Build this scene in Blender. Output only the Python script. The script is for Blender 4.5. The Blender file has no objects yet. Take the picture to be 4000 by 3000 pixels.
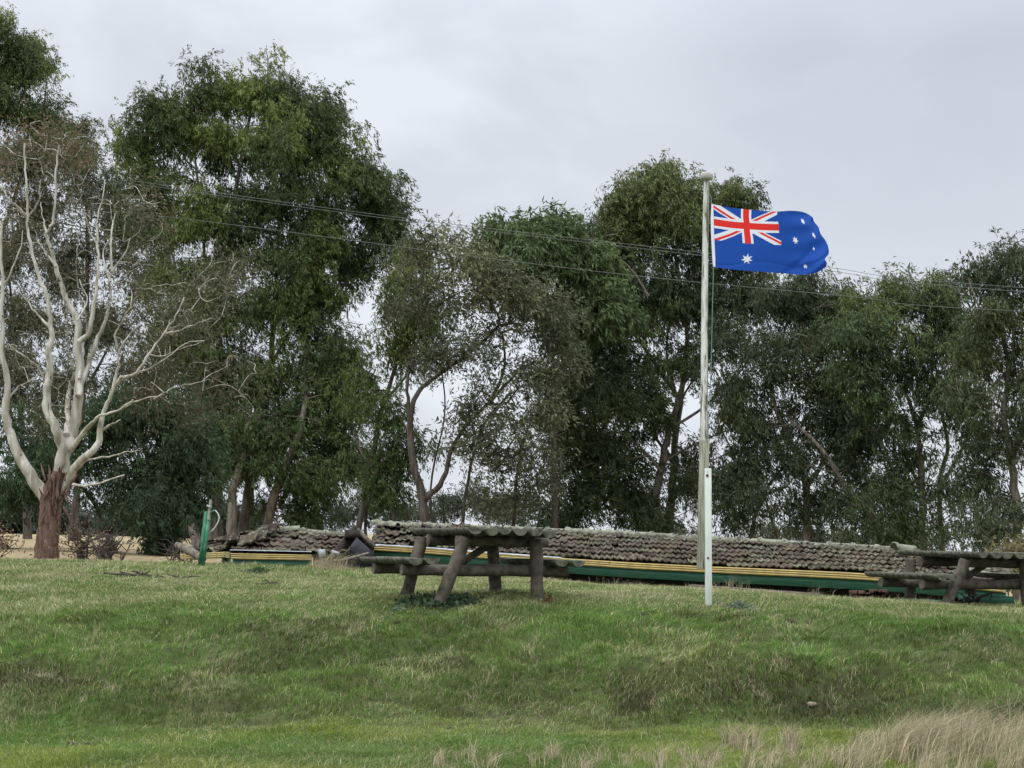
import bpy, math, random
import numpy as np
from mathutils import Vector

rng = np.random.default_rng(7)
random.seed(7)
S = bpy.context.scene
COL = S.collection

# ------------------------------------------------------------------ camera
PITCH = math.radians(4.55)
cam_d = bpy.data.cameras.new('camera'); cam = bpy.data.objects.new('camera', cam_d); COL.objects.link(cam)
cam_d.lens = 65; cam_d.sensor_width = 36; cam_d.clip_start = 0.1; cam_d.clip_end = 3000
cam.location = (0, 0, 0); cam.rotation_euler = (math.radians(90) + PITCH, 0, 0)
S.camera = cam
F = 65 / 36 * 4000
_fw = np.array([0, math.cos(PITCH), math.sin(PITCH)]); _up = np.array([0, -math.sin(PITCH), math.cos(PITCH)])

def W(px, py, d):
    """point of the world seen at photo pixel (4000 x 3000) at distance d ahead"""
    v = _fw + _up * (-(py - 1500) / F) + np.array([(px - 2000) / F, 0, 0])
    return v * (d / v[1])
K = 4000 / 2212
def O(x, y, d): return W(x * K, y * K, d)

# ------------------------------------------------------------------ world and sun
SUN_EL, SUN_AZ = math.radians(55), math.radians(215)
w = bpy.data.worlds.new('World'); S.world = w; w.use_nodes = True
nt = w.node_tree; nt.nodes.clear()
def N(t, **k):
    n = nt.nodes.new(t)
    for a, b in k.items(): setattr(n, a, b)
    return n
def L(a, b): nt.links.new(a, b)
out = N('ShaderNodeOutputWorld'); bg = N('ShaderNodeBackground'); L(bg.outputs[0], out.inputs[0])
sky = N('ShaderNodeTexSky', sky_type='NISHITA', sun_disc=False)
sky.sun_elevation = SUN_EL; sky.sun_rotation = SUN_AZ
skm = N('ShaderNodeMix', data_type='RGBA', blend_type='MULTIPLY'); skm.inputs[0].default_value = 1
L(sky.outputs[0], skm.inputs[6]); skm.inputs[7].default_value = (1, 1, 1, 1)
tc = N('ShaderNodeTexCoord')
mp = N('ShaderNodeMapping'); L(tc.outputs['Generated'], mp.inputs[0])
mp.inputs['Scale'].default_value = (1.0, 1.0, 1.9); mp.inputs['Location'].default_value = (0.35, 0.0, 0.1)
mp.inputs['Rotation'].default_value = (0, math.radians(8), 0)
n1 = N('ShaderNodeTexNoise'); n1.inputs['Scale'].default_value = 6.0; n1.inputs['Detail'].default_value = 4; n1.inputs['Roughness'].default_value = .5; n1.inputs['Distortion'].default_value = .35
L(mp.outputs[0], n1.inputs[0])
cr = N('ShaderNodeValToRGB'); L(n1.outputs[0], cr.inputs[0])
e = cr.color_ramp.elements
e[0].position = .40; e[0].color = (6.5, 6.85, 7.5, 1)
e[1].position = .56; e[1].color = (7.7, 8.1, 8.75, 1)
# overcast sky is brighter overhead
sep = N('ShaderNodeSeparateXYZ'); L(tc.outputs['Generated'], sep.inputs[0])
mr = N('ShaderNodeMapRange'); mr.inputs[1].default_value = .25; mr.inputs[2].default_value = 1; mr.inputs[3].default_value = 1; mr.inputs[4].default_value = 3.8
L(sep.outputs[2], mr.inputs[0])
cm = N('ShaderNodeVectorMath', operation='SCALE'); L(cr.outputs[0], cm.inputs[0]); L(mr.outputs[0], cm.inputs['Scale'])
# one darker cloud bank high on the right
dt = N('ShaderNodeVectorMath', operation='DOT_PRODUCT'); L(tc.outputs['Generated'], dt.inputs[0])
_d = Vector(W(3560, 120, 1)).normalized(); dt.inputs[1].default_value = _d
nz = N('ShaderNodeMath', operation='MULTIPLY_ADD'); L(n1.outputs[0], nz.inputs[0]); nz.inputs[1].default_value = .045; L(dt.outputs['Value'], nz.inputs[2])
mr2 = N('ShaderNodeMapRange', interpolation_type='SMOOTHSTEP'); mr2.inputs[1].default_value = 1.004; mr2.inputs[2].default_value = 1.026; mr2.inputs[3].default_value = 0; mr2.inputs[4].default_value = 1; L(nz.outputs[0], mr2.inputs[0])
dk = N('ShaderNodeMix', data_type='RGBA', blend_type='MULTIPLY'); L(mr2.outputs[0], dk.inputs[0]); L(cm.outputs[0], dk.inputs[6]); dk.inputs[7].default_value = (.76, .77, .79, 1)
mx = N('ShaderNodeMix', data_type='RGBA'); mx.inputs[0].default_value = .93
L(skm.outputs[2], mx.inputs[6]); L(dk.outputs[2], mx.inputs[7])
L(mx.outputs[2], bg.inputs[0]); bg.inputs[1].default_value = .1
sl = bpy.data.lights.new('sun', 'SUN'); sl.energy = 1.5; sl.angle = math.radians(25); sl.color = (1, .97, .93)
so = bpy.data.objects.new('sun', sl); COL.objects.link(so)
so.rotation_euler = (math.radians(90) - SUN_EL, 0, -SUN_AZ + math.pi)
S.view_settings.view_transform = 'Standard'; S.view_settings.look = 'None'; S.view_settings.exposure = .13; S.view_settings.gamma = 1
S.render.engine = 'CYCLES'
S.cycles.max_bounces = 5; S.cycles.diffuse_bounces = 3; S.cycles.glossy_bounces = 2

# ------------------------------------------------------------------ helpers
def tag(o, label=None, cat=None, group=None, kind=None):
    if label: o['label'] = label
    if cat: o['category'] = cat
    if group: o['group'] = group
    if kind: o['kind'] = kind
    return o
def empty(name, loc, label, cat, group=None, rot=(0, 0, 0)):
    o = bpy.data.objects.new(name, None); COL.objects.link(o); o.location = loc; o.rotation_euler = rot
    o.empty_display_size = .2
    return tag(o, label, cat, group)

def mesh_obj(name, V, Fs, mat, parent=None, world=True, cols=None, smooth=True, origin=None):
    """V (n,3); Fs list of int arrays (m,k). world: V given in world coordinates."""
    V = np.asarray(V, dtype=np.float64)
    if parent is not None and world: V = V - np.array(parent.location)
    if origin is not None: V = V - np.array(origin)
    me = bpy.data.meshes.new(name)
    if not isinstance(Fs, list): Fs = [Fs]
    Fs = [np.asarray(f, dtype=np.int32) for f in Fs if len(f)]
    nl = sum(f.size for f in Fs); nf = sum(len(f) for f in Fs)
    me.vertices.add(len(V)); me.vertices.foreach_set('co', V.astype(np.float32).ravel())
    me.loops.add(nl); me.loops.foreach_set('vertex_index', np.concatenate([f.ravel() for f in Fs]))
    me.polygons.add(nf)
    st = []; s = 0
    for f in Fs:
        st.append(s + np.arange(len(f)) * f.shape[1]); s += f.size
    me.polygons.foreach_set('loop_start', np.concatenate(st).astype(np.int32))
    if smooth: me.polygons.foreach_set('use_smooth', np.ones(nf, dtype=bool))
    me.update(calc_edges=True)
    if cols is not None:
        a = me.color_attributes.new('Col', 'FLOAT_COLOR', 'POINT')
        c = np.ones((len(V), 4), dtype=np.float32); c[:, :3] = cols
        a.data.foreach_set('color', c.ravel())
    if mat is not None: me.materials.append(mat)
    me.validate()
    o = bpy.data.objects.new(name, me); COL.objects.link(o)
    if parent is not None: o.parent = parent
    if origin is not None: o.location = origin
    return o

class MB:
    def __init__(s): s.V = []; s.Fs = {}; s.n = 0; s.C = []
    def add(s, V, F, col=None):
        V = np.asarray(V, float); F = np.asarray(F)
        s.V.append(V); s.Fs.setdefault(F.shape[1], []).append(F + s.n); s.n += len(V)
        if col is not None: s.C.append(np.tile(np.asarray(col, float), (len(V), 1)) if np.ndim(col) == 1 else col)
        return s
    def box(s, c, size, R=None):
        c = np.array(c, float); h = np.array(size, float) / 2
        V = np.array([[x, y, z] for x in (-1, 1) for y in (-1, 1) for z in (-1, 1)], float) * h
        if R is not None: V = V @ np.array(R).T
        return s.add(V + c, [[0, 1, 3, 2], [4, 6, 7, 5], [0, 4, 5, 1], [2, 3, 7, 6], [0, 2, 6, 4], [1, 5, 7, 3]])
    def plank(s, a, b, wd, th, up=(0, 0, 1)):
        a = np.array(a, float); b = np.array(b, float); d = b - a; L_ = np.linalg.norm(d); d /= L_
        side = np.cross(d, up); side /= np.linalg.norm(side); u = np.cross(side, d)
        return s.box((a + b) / 2, (L_, wd, th), np.stack([d, side, u], 1))
    def tube(s, P, R, n=8, cap=True, lump=0.0):
        P = np.asarray(P, float); R = np.broadcast_to(np.asarray(R, float), (len(P),))
        T = np.gradient(P, axis=0); T /= np.linalg.norm(T, axis=1)[:, None] + 1e-9
        ref = np.array([0.31, .95, .05]) if abs(T[0][1]) < .9 else np.array([1, 0, 0.1])
        A = np.cross(T, ref); A /= np.linalg.norm(A, axis=1)[:, None] + 1e-9; B = np.cross(T, A)
        th = np.arange(n) / n * 2 * math.pi
        rr = R[:, None] * (1 + (rng.normal(0, lump, (len(P), n)) if lump else 0))
        V = P[:, None] + rr[..., None] * (A[:, None] * np.cos(th)[None, :, None] + B[:, None] * np.sin(th)[None, :, None])
        m = len(P); i = np.arange(m - 1)[:, None] * n; j = np.arange(n)[None]; j2 = (j + 1) % n
        q = np.stack([i + j, i + j2, i + n + j2, i + n + j], -1).reshape(-1, 4)
        s.add(V.reshape(-1, 3), q)
        if cap:
            b0 = s.n
            s.add(V[0], np.arange(n)[::-1][None]); s.add(V[-1], np.arange(n)[None])
        return s
    def build(s, name, mat, parent=None, world=True, smooth=True, origin=None):
        V = np.concatenate(s.V); Fs = [np.concatenate(f) for f in s.Fs.values()]
        return mesh_obj(name, V, Fs, mat, parent, world, np.concatenate(s.C) if s.C else None, smooth, origin)

def smooth_path(P, R, k=4):
    """Catmull-Rom through points"""
    P = np.asarray(P, float); R = np.asarray(R, float)
    Q = np.vstack([2 * P[0] - P[1], P, 2 * P[-1] - P[-2]])
    o = []; r = []
    for i in range(1, len(Q) - 2):
        for t in np.arange(k) / k:
            a, b, c, d = Q[i - 1], Q[i], Q[i + 1], Q[i + 2]
            o.append(.5 * ((2 * b) + (-a + c) * t + (2 * a - 5 * b + 4 * c - d) * t * t + (-a + 3 * b - 3 * c + d) * t ** 3))
            r.append(R[i - 1] * (1 - t) + R[i] * t)
    o.append(P[-1]); r.append(R[-1])
    return np.array(o), np.array(r)

_perm = np.random.default_rng(3).random((256, 256))
def vnoise(x, y):
    xi = np.floor(x).astype(int); yi = np.floor(y).astype(int); fx = x - xi; fy = y - yi
    fx = fx * fx * (3 - 2 * fx); fy = fy * fy * (3 - 2 * fy)
    g = lambda a, b: _perm[a % 256, b % 256]
    return (g(xi, yi) * (1 - fx) + g(xi + 1, yi) * fx) * (1 - fy) + (g(xi, yi + 1) * (1 - fx) + g(xi + 1, yi + 1) * fx) * fy
def fbm(x, y, o=4, s=0.0):
    v = 0; a = .5; t = 0
    for i in range(o):
        v = v + a * vnoise(x + s + i * 17.3, y + s * 1.7 + i * 9.1); t += a; a *= .5; x = x * 2.03; y = y * 2.03
    return v / t
def sstep(a, b, x):
    t = np.clip((x - a) / (b - a), 0, 1); return t * t * (3 - 2 * t)

# ------------------------------------------------------------------ materials
def mat(name, base, rough=.85, col2=None, scale=4, stretch=(1, 1, 1), bump=0.0, bscale=None, attr=False, ramp=(.4, .62), detail=5, third=None, spec=.3):
    m = bpy.data.materials.new(name); m.use_nodes = True; t = m.node_tree; b = t.nodes['Principled BSDF']
    b.inputs['Roughness'].default_value = rough; b.inputs['Specular IOR Level'].default_value = spec
    tc = t.nodes.new('ShaderNodeTexCoord'); mp = t.nodes.new('ShaderNodeMapping'); mp.inputs['Scale'].default_value = stretch
    t.links.new(tc.outputs['Object'], mp.inputs[0])
    src = None
    if attr:
        a = t.nodes.new('ShaderNodeAttribute'); a.attribute_name = 'Col'; src = a.outputs[0]
    if col2 is not None:
        n = t.nodes.new('ShaderNodeTexNoise'); n.inputs['Scale'].default_value = scale; n.inputs['Detail'].default_value = detail
        t.links.new(mp.outputs[0], n.inputs[0])
        r = t.nodes.new('ShaderNodeValToRGB'); r.color_ramp.elements[0].position = ramp[0]; r.color_ramp.elements[1].position = ramp[1]
        t.links.new(n.outputs[0], r.inputs[0])
        x = t.nodes.new('ShaderNodeMix'); x.data_type = 'RGBA'; t.links.new(r.outputs[0], x.inputs[0])
        if src: t.links.new(src, x.inputs[6])
        else: x.inputs[6].default_value = (*base, 1)
        x.inputs[7].default_value = (*col2, 1); src = x.outputs[2]
    if third is not None:   # (colour, scale, lo, hi)
        n = t.nodes.new('ShaderNodeTexNoise'); n.inputs['Scale'].default_value = third[1]; n.inputs['Detail'].default_value = 6; n.inputs['Roughness'].default_value = .65
        mp2 = t.nodes.new('ShaderNodeMapping'); mp2.inputs['Location'].default_value = (7, 3, 1); mp2.inputs['Scale'].default_value = stretch
        t.links.new(tc.outputs['Object'], mp2.inputs[0]); t.links.new(mp2.outputs[0], n.inputs[0])
        r = t.nodes.new('ShaderNodeValToRGB'); r.color_ramp.elements[0].position = third[2]; r.color_ramp.elements[1].position = third[3]
        t.links.new(n.outputs[0], r.inputs[0])
        x = t.nodes.new('ShaderNodeMix'); x.data_type = 'RGBA'; t.links.new(r.outputs[0], x.inputs[0])
        if src: t.links.new(src, x.inputs[6])
        else: x.inputs[6].default_value = (*base, 1)
        x.inputs[7].default_value = (*third[0], 1); src = x.outputs[2]
    if src: t.links.new(src, b.inputs['Base Color'])
    else: b.inputs['Base Color'].default_value = (*base, 1)
    if bump:
        n = t.nodes.new('ShaderNodeTexNoise'); n.inputs['Scale'].default_value = bscale or scale * 2; n.inputs['Detail'].default_value = 6
        t.links.new(mp.outputs[0], n.inputs[0])
        bp = t.nodes.new('ShaderNodeBump'); bp.inputs['Strength'].default_value = bump; bp.inputs['Distance'].default_value = .02
        t.links.new(n.outputs[0], bp.inputs['Height']); t.links.new(bp.outputs[0], b.inputs['Normal'])
    return m

def leaf_mat(name, trans=.25):
    m = bpy.data.materials.new(name); m.use_nodes = True; t = m.node_tree; b = t.nodes['Principled BSDF']
    a = t.nodes.new('ShaderNodeAttribute'); a.attribute_name = 'Col'
    t.links.new(a.outputs[0], b.inputs['Base Color']); b.inputs['Roughness'].default_value = .62; b.inputs['Specular IOR Level'].default_value = .18
    tr = t.nodes.new('ShaderNodeBsdfTranslucent'); t.links.new(a.outputs[0], tr.inputs[0])
    mx = t.nodes.new('ShaderNodeMixShader'); mx.inputs[0].default_value = trans
    t.links.new(b.outputs[0], mx.inputs[1]); t.links.new(tr.outputs[0], mx.inputs[2])
    t.links.new(mx.outputs[0], t.nodes['Material Output'].inputs[0])
    return m
M = {}
M['leaf'] = leaf_mat('leaf'); M['blade'] = leaf_mat('grass_blade', .4)
M['ground'] = mat('ground', (0, 0, 0), .95, attr=True, col2=(.03, .026, .012), scale=9, ramp=(.5, .75), bump=.6, bscale=30)
M['bark_pale'] = mat('bark_pale', (.46, .44, .38), .8, col2=(.25, .235, .18), scale=2.5, stretch=(3, 3, .7), bump=.5, bscale=9, ramp=(.42, .6), third=((.07, .05, .035), 5, .62, .68))
M['bark_red'] = mat('bark_red', (.135, .088, .065), .9, col2=(.055, .03, .022), scale=5, stretch=(4, 4, .45), bump=1, bscale=8, third=((.27, .2, .15), 3, .56, .66))
M['bark_grey'] = mat('bark_grey', (.19, .165, .135), .9, col2=(.09, .075, .06), scale=3, stretch=(4, 4, .6), bump=.9, bscale=8, third=((.22, .19, .15), 2.5, .58, .68))
M['bark_dark'] = mat('bark_dark', (.085, .073, .060), .9, col2=(.04, .03, .024), scale=3, stretch=(4, 4, .6), bump=.9, bscale=8, third=((.17, .14, .11), 2, .6, .7))

# ------------------------------------------------------------------ terrain
_dk = np.array([8, 13.5, 16.5, 17.3, 19, 20, 21.2, 24, 26, 28, 31, 33, 36, 50, 100, 400], float)
_zk = np.array([
    [-1.75, -1.73, -1.72, -1.5, -1.15, -.98, -.84, -.68, -.61, -.57, -.53, -.54, -.56, -.34, .0, .3],
    [-1.75, -1.73, -1.72, -1.5, -1.15, -.98, -.82, -.70, -.65, -.62, -.62, -.64, -.66, -.55, -.4, -.6],
    [-1.75, -1.73, -1.72, -1.53, -1.14, -.95, -.76, -.72, -.72, -.74, -.79, -.79, -.86, -.98, -1.2, -2.0],
    [-1.78, -1.74, -1.73, -1.52, -1.17, -.97, -.80, -.80, -.85, -.95, -1.1, -1.06, -1.12, -1.5, -2.5, -7],
    [-1.8, -1.75, -1.75, -1.55, -1.28, -1.09, -.96, -1.02, -1.10, -1.2, -1.3, -1.3, -1.5, -2.2, -3.5, -12]])
_pk = np.array([0, 900, 1900, 2767, 4000], float)
def ground_base(x, y):
    x = np.asarray(x, float); y = np.asarray(y, float)
    px = np.clip(x / np.maximum(y, 12) * F + 2000, 0, 3999.9)
    zs = np.stack([np.interp(y, _dk, r) for r in _zk])
    i = np.clip(np.searchsorted(_pk, px, side='right') - 1, 0, 3)
    t = (px - _pk[i]) / (_pk[i + 1] - _pk[i]); t = t * t * (3 - 2 * t) * .5 + t * .5
    a = np.take_along_axis(zs, i[None], 0)[0]; b = np.take_along_axis(zs, (i + 1)[None], 0)[0]
    return a * (1 - t) + b * t
def ground(x, y):
    x = np.atleast_1d(np.asarray(x, float)); y = np.atleast_1d(np.asarray(y, float))
    z = ground_base(x, y)
    bank = sstep(15.9, 17.0, y) * (1 - sstep(19.6, 21, y))
    warp = fbm(x * .7, y * .7, 3, 5) - .5
    rid = 1 - np.abs(2 * fbm(x * .9 + warp, y * 1.6 + warp * 2, 4, 40) - 1)
    z = z + bank * (rid - .75) * .34 + bank * (fbm(x * 2.6, y * 4, 3, 9) - .5) * .26
    # ledge with hollows beneath it
    px = x / np.maximum(y, 12) * F + 2000
    led = np.exp(-((y - 17.75 - .35 * (fbm(x * .6, y * 0, 2, 77) - .5)) / .28) ** 2) * sstep(2300, 2500, px) * (1 - sstep(3300, 3600, px))
    z = z + led * .28 * (fbm(x * 1.6, y * .4, 3, 61) * 1.6 - .3)
    hol = np.exp(-((y - 17.15) / .22) ** 2) * sstep(2350, 2500, px) * (1 - sstep(3250, 3500, px))
    z = z - hol * .26 * (fbm(x * 2.2, y, 2, 33) > .42)
    z = z + (fbm(x * .5, y * .5, 4, 21) - .5) * .10 * sstep(0, 30, np.abs(y)) + (fbm(x * 2.2, y * 2.2, 3, 88) - .5) * .045
    return z
def gz(x, y): return float(ground(x, y)[0])

def lin(r, g, b):
    f = lambda c: ((c / 255 + .055) / 1.055) ** 2.4 if c > 10 else c / 255 / 12.92
    return np.array([f(r), f(g), f(b)])
GREEN = np.array([.130, .205, .052]); LUSH = np.array([.115, .205, .042]); STRAW = np.array([.44, .41, .23]); OLIVE = np.array([.135, .175, .05]); BROWN = np.array([.058, .054, .020]); YG = np.array([.235, .28, .05]); TAN = np.array([.30, .235, .125])
def grass_zone(x, y):
    """weights of lush/straw/brown/yellow-green over the ground"""
    px = x / np.maximum(y, 10) * F + 2000
    n1 = fbm(x * .45, y * .45, 4, 3); n2 = fbm(x * 1.1, y * 1.1, 4, 50); n3 = fbm(x * .9, y * 1.6, 4, 120)
    bank = sstep(16.3, 17, y) * (1 - sstep(19.5, 21, y)); top = sstep(20, 22, y); low = 1 - sstep(16, 16.9, y)
    lush = np.clip(sstep(.46, .62, n1) * (1 - .35 * top), 0, 1)
    straw = np.clip(sstep(.50, .66, n2) * .30 + top * .15 + top * sstep(.5, .62, n3) * .36 + .06, 0, .9) * (1 - .55 * low)
    brown = np.clip(bank * sstep(.55, .7, n3) * .45 + np.exp(-((y - 17.3) / .5) ** 2) * sstep(2300, 2500, px) * (1 - sstep(3400, 3700, px)) * .8 + np.exp(-((y - 17.4 - .5 * n1) / .35) ** 2) * (1 - sstep(300, 800, px)) * .8, 0, .95)  # mossy brown patches, plus the shade of the bank hollows put into the colour
    yg = np.clip(low * .75 * sstep(.35, .55, fbm(x * .7, y * .7, 3, 200)), 0, 1)
    mossy = np.exp(-((y - 18.1) / .45) ** 2) * sstep(2350, 2600, px) * (1 - sstep(3500, 3700, px)) * sstep(.42, .6, n2)
    tan = sstep(33.5, 36, y + 1.5 * (n2 - .5))
    return lush, straw, brown, np.clip(yg + mossy * .6, 0, 1), tan

xs = np.concatenate([-np.geomspace(10.5, 700, 46)[::-1], np.arange(-10.4, 10.41, .065), np.geomspace(10.5, 700, 46)])
ys = np.concatenate([-np.geomspace(.5, 40, 12)[::-1], np.arange(0, 11, .5), np.arange(11, 22, .055), np.arange(22, 36, .12), np.geomspace(36.2, 900, 90)])
XX, YY = np.meshgrid(xs, ys); ZZ = ground(XX.ravel(), YY.ravel())
lush, straw, brown, yg, tan = grass_zone(XX.ravel(), YY.ravel())
def mixc(c, d, t): return c * (1 - t[:, None]) + d * t[:, None]
gc = np.tile(OLIVE * .8, (XX.size, 1)); gc = mixc(gc, LUSH * .9, lush); gc = mixc(gc, YG * .8, yg * .7); gc = mixc(gc, STRAW * .7, straw * .45); gc = mixc(gc, BROWN, brown); gc = gc * .42 + BROWN * .25; gc *= (.6 + .8 * fbm(XX.ravel() * 4, YY.ravel() * 4, 3, 901))[:, None]; gc = mixc(gc, TAN, tan)
nx, ny = len(xs), len(ys)
ii = (np.arange(ny - 1)[:, None] * nx + np.arange(nx - 1)[None]).ravel()
gq = np.stack([ii, ii + 1, ii + nx + 1, ii + nx], 1)
g = mesh_obj('ground', np.stack([XX.ravel(), YY.ravel(), ZZ], 1), gq, M['ground'], cols=gc); tag(g, kind='structure')

# ------------------------------------------------------------------ grass blades
def blades(x, y, z, h, wd, lean, col, bend=.5):
    """each blade: a bent two-segment strip (quad + tip triangle)"""
    n = len(x)
    a = rng.random(n) * 2 * math.pi
    dx, dy = np.cos(a), np.sin(a)
    P = np.stack([x, y, z], 1); side = np.stack([-dy, dx, np.zeros(n)], 1)
    # face the blade width mostly across the view so that it shows
    side = side * .5 + np.array([1, 0, 0]) * np.where(rng.random(n) < .5, 1, -1)[:, None] * .6
    side /= np.linalg.norm(side, axis=1)[:, None]
    d = np.stack([lean[:, 0], lean[:, 1], np.ones(n)], 1)
    m1 = P + d * (h * .55)[:, None] * np.array([.55, .55, 1])
    m2 = P + np.stack([lean[:, 0] * h * (1 + bend), lean[:, 1] * h * (1 + bend), h * (1 - .2 * np.hypot(lean[:, 0], lean[:, 1]))], 1)
    hw = side * (wd / 2)[:, None]
    V = np.stack([P - hw, P + hw, m1 + hw * .8, m1 - hw * .8, m2], 1).reshape(-1, 3)
    b = np.arange(n)[:, None] * 5
    q = b + np.array([0, 1, 2, 3]); t = b + np.array([3, 2, 4])
    return V, q, t, np.repeat(col, 5, axis=0)

def scatter(n, y0, y1, margin=1.42):
    y = rng.random(n) ** .9 * (y1 - y0) + y0
    hwid = (2000 / F) * margin * y + .3
    return (rng.random(n) * 2 - 1) * hwid, y
parts = []
for n, y0, y1, hs, ws in ((330000, 12.6, 17, .036, .0050), (360000, 17, 21.5, .038, .0058), (320000, 21.5, 27, .042, .0075), (145000, 27, 34.5, .052, .010)):
    x, y = scatter(n, y0, y1)
    cl = fbm(x * 5, y * 5, 2, 300); hn = fbm(x * 1.2, y * 1.2, 3, 310)
    lush, straw, brown, yg, tan = grass_zone(x, y)
    bank = sstep(16.3, 17, y) * (1 - sstep(19.5, 21, y))
    h = hs * (.45 + 1.1 * cl) * (.6 + .9 * hn) * (1 + .5 * bank) * rng.uniform(.5, 1.35, n)
    u = rng.random(n)
    c = np.tile(GREEN, (n, 1)); c = mixc(c, LUSH, lush); c = mixc(c, YG, yg)
    c = mixc(c, OLIVE, (rng.random(n) < .3).astype(float) * .8)
    isb = rng.random(n) < brown * .85; c[isb] = BROWN * 1.2
    iss = rng.random(n) < np.clip(straw * .75 * (1 - .6 * brown), 0, 1); c[iss] = STRAW * rng.uniform(.6, 1.15, (iss.sum(), 1))
    ist = rng.random(n) < tan * .9; c[ist] = TAN
    c = c * (1 + .16 * bank)[:, None] * (1 - .34 * bank * sstep(.35, .6, fbm(x * .8, y * 1.3, 3, 700)))[:, None]   # bank lifted to offset its slope shading; darker, coarser species in noise patches
    c = c * rng.uniform(.45, 1.6, (n, 1)) * (1 + rng.normal(0, .06, (n, 3)))
    dir_ = fbm(x * .8, y * .8, 2, 400) * 9
    lean = np.stack([np.cos(dir_), np.sin(dir_)], 1) * .35 + rng.normal(0, .45, (n, 2)) + np.array([.12, 0])
    h = np.where(iss, h * 1.25, h)
    z = ground(x, y) - .005
    parts.append(blades(x, y, z, h, ws * rng.uniform(.6, 1.2, n), lean, np.clip(c, 0, 1)))
# longer tangled stems lying over the turf
x, y = scatter(52000, 12.8, 25); n = len(x)
_sel = rng.random(n) < .25 + .75 * sstep(.45, .6, fbm(x * 1.5, y * 1.5, 3, 810)); x, y = x[_sel], y[_sel]; n = len(x)
c = np.where(rng.random((n, 1)) < .55, STRAW[None] * .8, YG[None] * .8) * rng.uniform(.5, 1.3, (n, 1))
parts.append(blades(x, y, ground(x, y), rng.uniform(.025, .075, n), rng.uniform(.0035, .006, n), rng.normal(0, 1.1, (n, 2)), c, bend=.6))
def join_blades(parts, name):
    V = np.concatenate([p[0] for p in parts]); off = np.cumsum([0] + [len(p[0]) for p in parts])
    q = np.concatenate([p[1] + o for p, o in zip(parts, off)]); t = np.concatenate([p[2] + o for p, o in zip(parts, off)])
    return mesh_obj(name, V, [q, t], M['blade'], cols=np.concatenate([p[3] for p in parts]), smooth=False)
o = join_blades(parts, 'grass'); tag(o, 'short green grass mixed with straw covering the bank and crest', 'grass', kind='stuff')

# tall dry stalks blown to the right, near right corner of the picture
def tussocks(spec, ):
    ps = []
    for px, py, d, wpx, n, h, lx in spec:
        x0 = (px - 2000) / F * d; wm = wpx / F * d
        nn = int(n)
        x = x0 + rng.normal(0, wm * .5, nn); y = d + rng.normal(0, .12, nn)
        z = ground(x, y) - .01
        hh = h * rng.uniform(.45, 1.1, nn)
        c = np.where(rng.random((nn, 1)) < .78, np.array([[.50, .42, .28]]), np.array([[.17, .21, .07]])) * rng.uniform(.4, 1.3, (nn, 1))
        lean = np.stack([rng.normal(lx, .3, nn), rng.normal(0, .2, nn)], 1)
        ps.append(blades(x, y, z, hh, rng.uniform(.0025, .005, nn), lean, c, bend=.7))
    return ps
sp = []
_r = np.random.default_rng(55)
def tuft_at(px, d, k, h, lx): sp.append((px, 0, d, _r.uniform(14, 45), int(k), h, lx))
for k in range(88):          # thick on the right
    px = 4350 - 1050 * _r.random() ** 1.1; d = _r.uniform(13.9, 15.6)
    tuft_at(px, d, _r.uniform(25, 95), _r.uniform(.2, .44) * (1.2 if px > 3550 else .8), .42 + _r.normal(0, .12))
for k in range(14):
    tuft_at(_r.uniform(3440, 3600), _r.uniform(14.3, 14.9), 90, .40, .5)
for k in range(40):
    tuft_at(_r.uniform(2900, 4300), _r.uniform(13.2, 14.0), _r.uniform(15, 55), _r.uniform(.14, .3), .45 + _r.normal(0, .2))
for k in range(65):          # thinner toward the centre
    px = _r.uniform(1700, 3350); d = _r.uniform(13.2, 14.2 + (px - 1500) / 2500)
    tuft_at(px, d, _r.uniform(12, 50), _r.uniform(.08, .25), .15 + _r.normal(0, .18))
for px, d in ((2880, 14.8), (2930, 14.8), (2840, 14.9), (3060, 14.9), (3080, 14.9)): tuft_at(px, d, 130, .27, .1)
o = join_blades(tussocks(sp), 'dry_grass'); tag(o, 'tall dry straw stalks blown to the right in the near corner', 'grass', kind='stuff')
# rough straw tufts hanging on the bank and along the crest
tf = []
for k in range(230):
    y = rng.uniform(16.9, 19.6); x = rng.uniform(-1, 1) * .3 * y; tf.append((x * F / y + 2000, 0, y, rng.uniform(15, 50), rng.integers(15, 60), rng.uniform(.06, .14), rng.normal(.15, .3)))
for k in range(60):
    y = rng.uniform(21.5, 29); x = rng.uniform(-1, 1) * .3 * y; tf.append((x * F / y + 2000, 0, y, rng.uniform(10, 40), rng.integers(10, 35), rng.uniform(.07, .16), rng.normal(.1, .2)))
tf += [(1290, 0, 31, 60, 260, .42, .3), (1240, 0, 31, 30, 120, .3, .2), (1340, 0, 31.2, 60, 120, .22, .2), (2860, 0, 25.5, 60, 50, .3, .2), (2420, 0, 27, 120, 60, .2, .1), (3180, 0, 26, 60, 30, .25, .2), (3560, 0, 25.5, 150, 60, .2, .2)]
o = join_blades(tussocks(tf), 'rough_grass'); tag(o, 'scattered straw tufts and stalks sticking out of the short grass', 'grass', kind='stuff')

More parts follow.
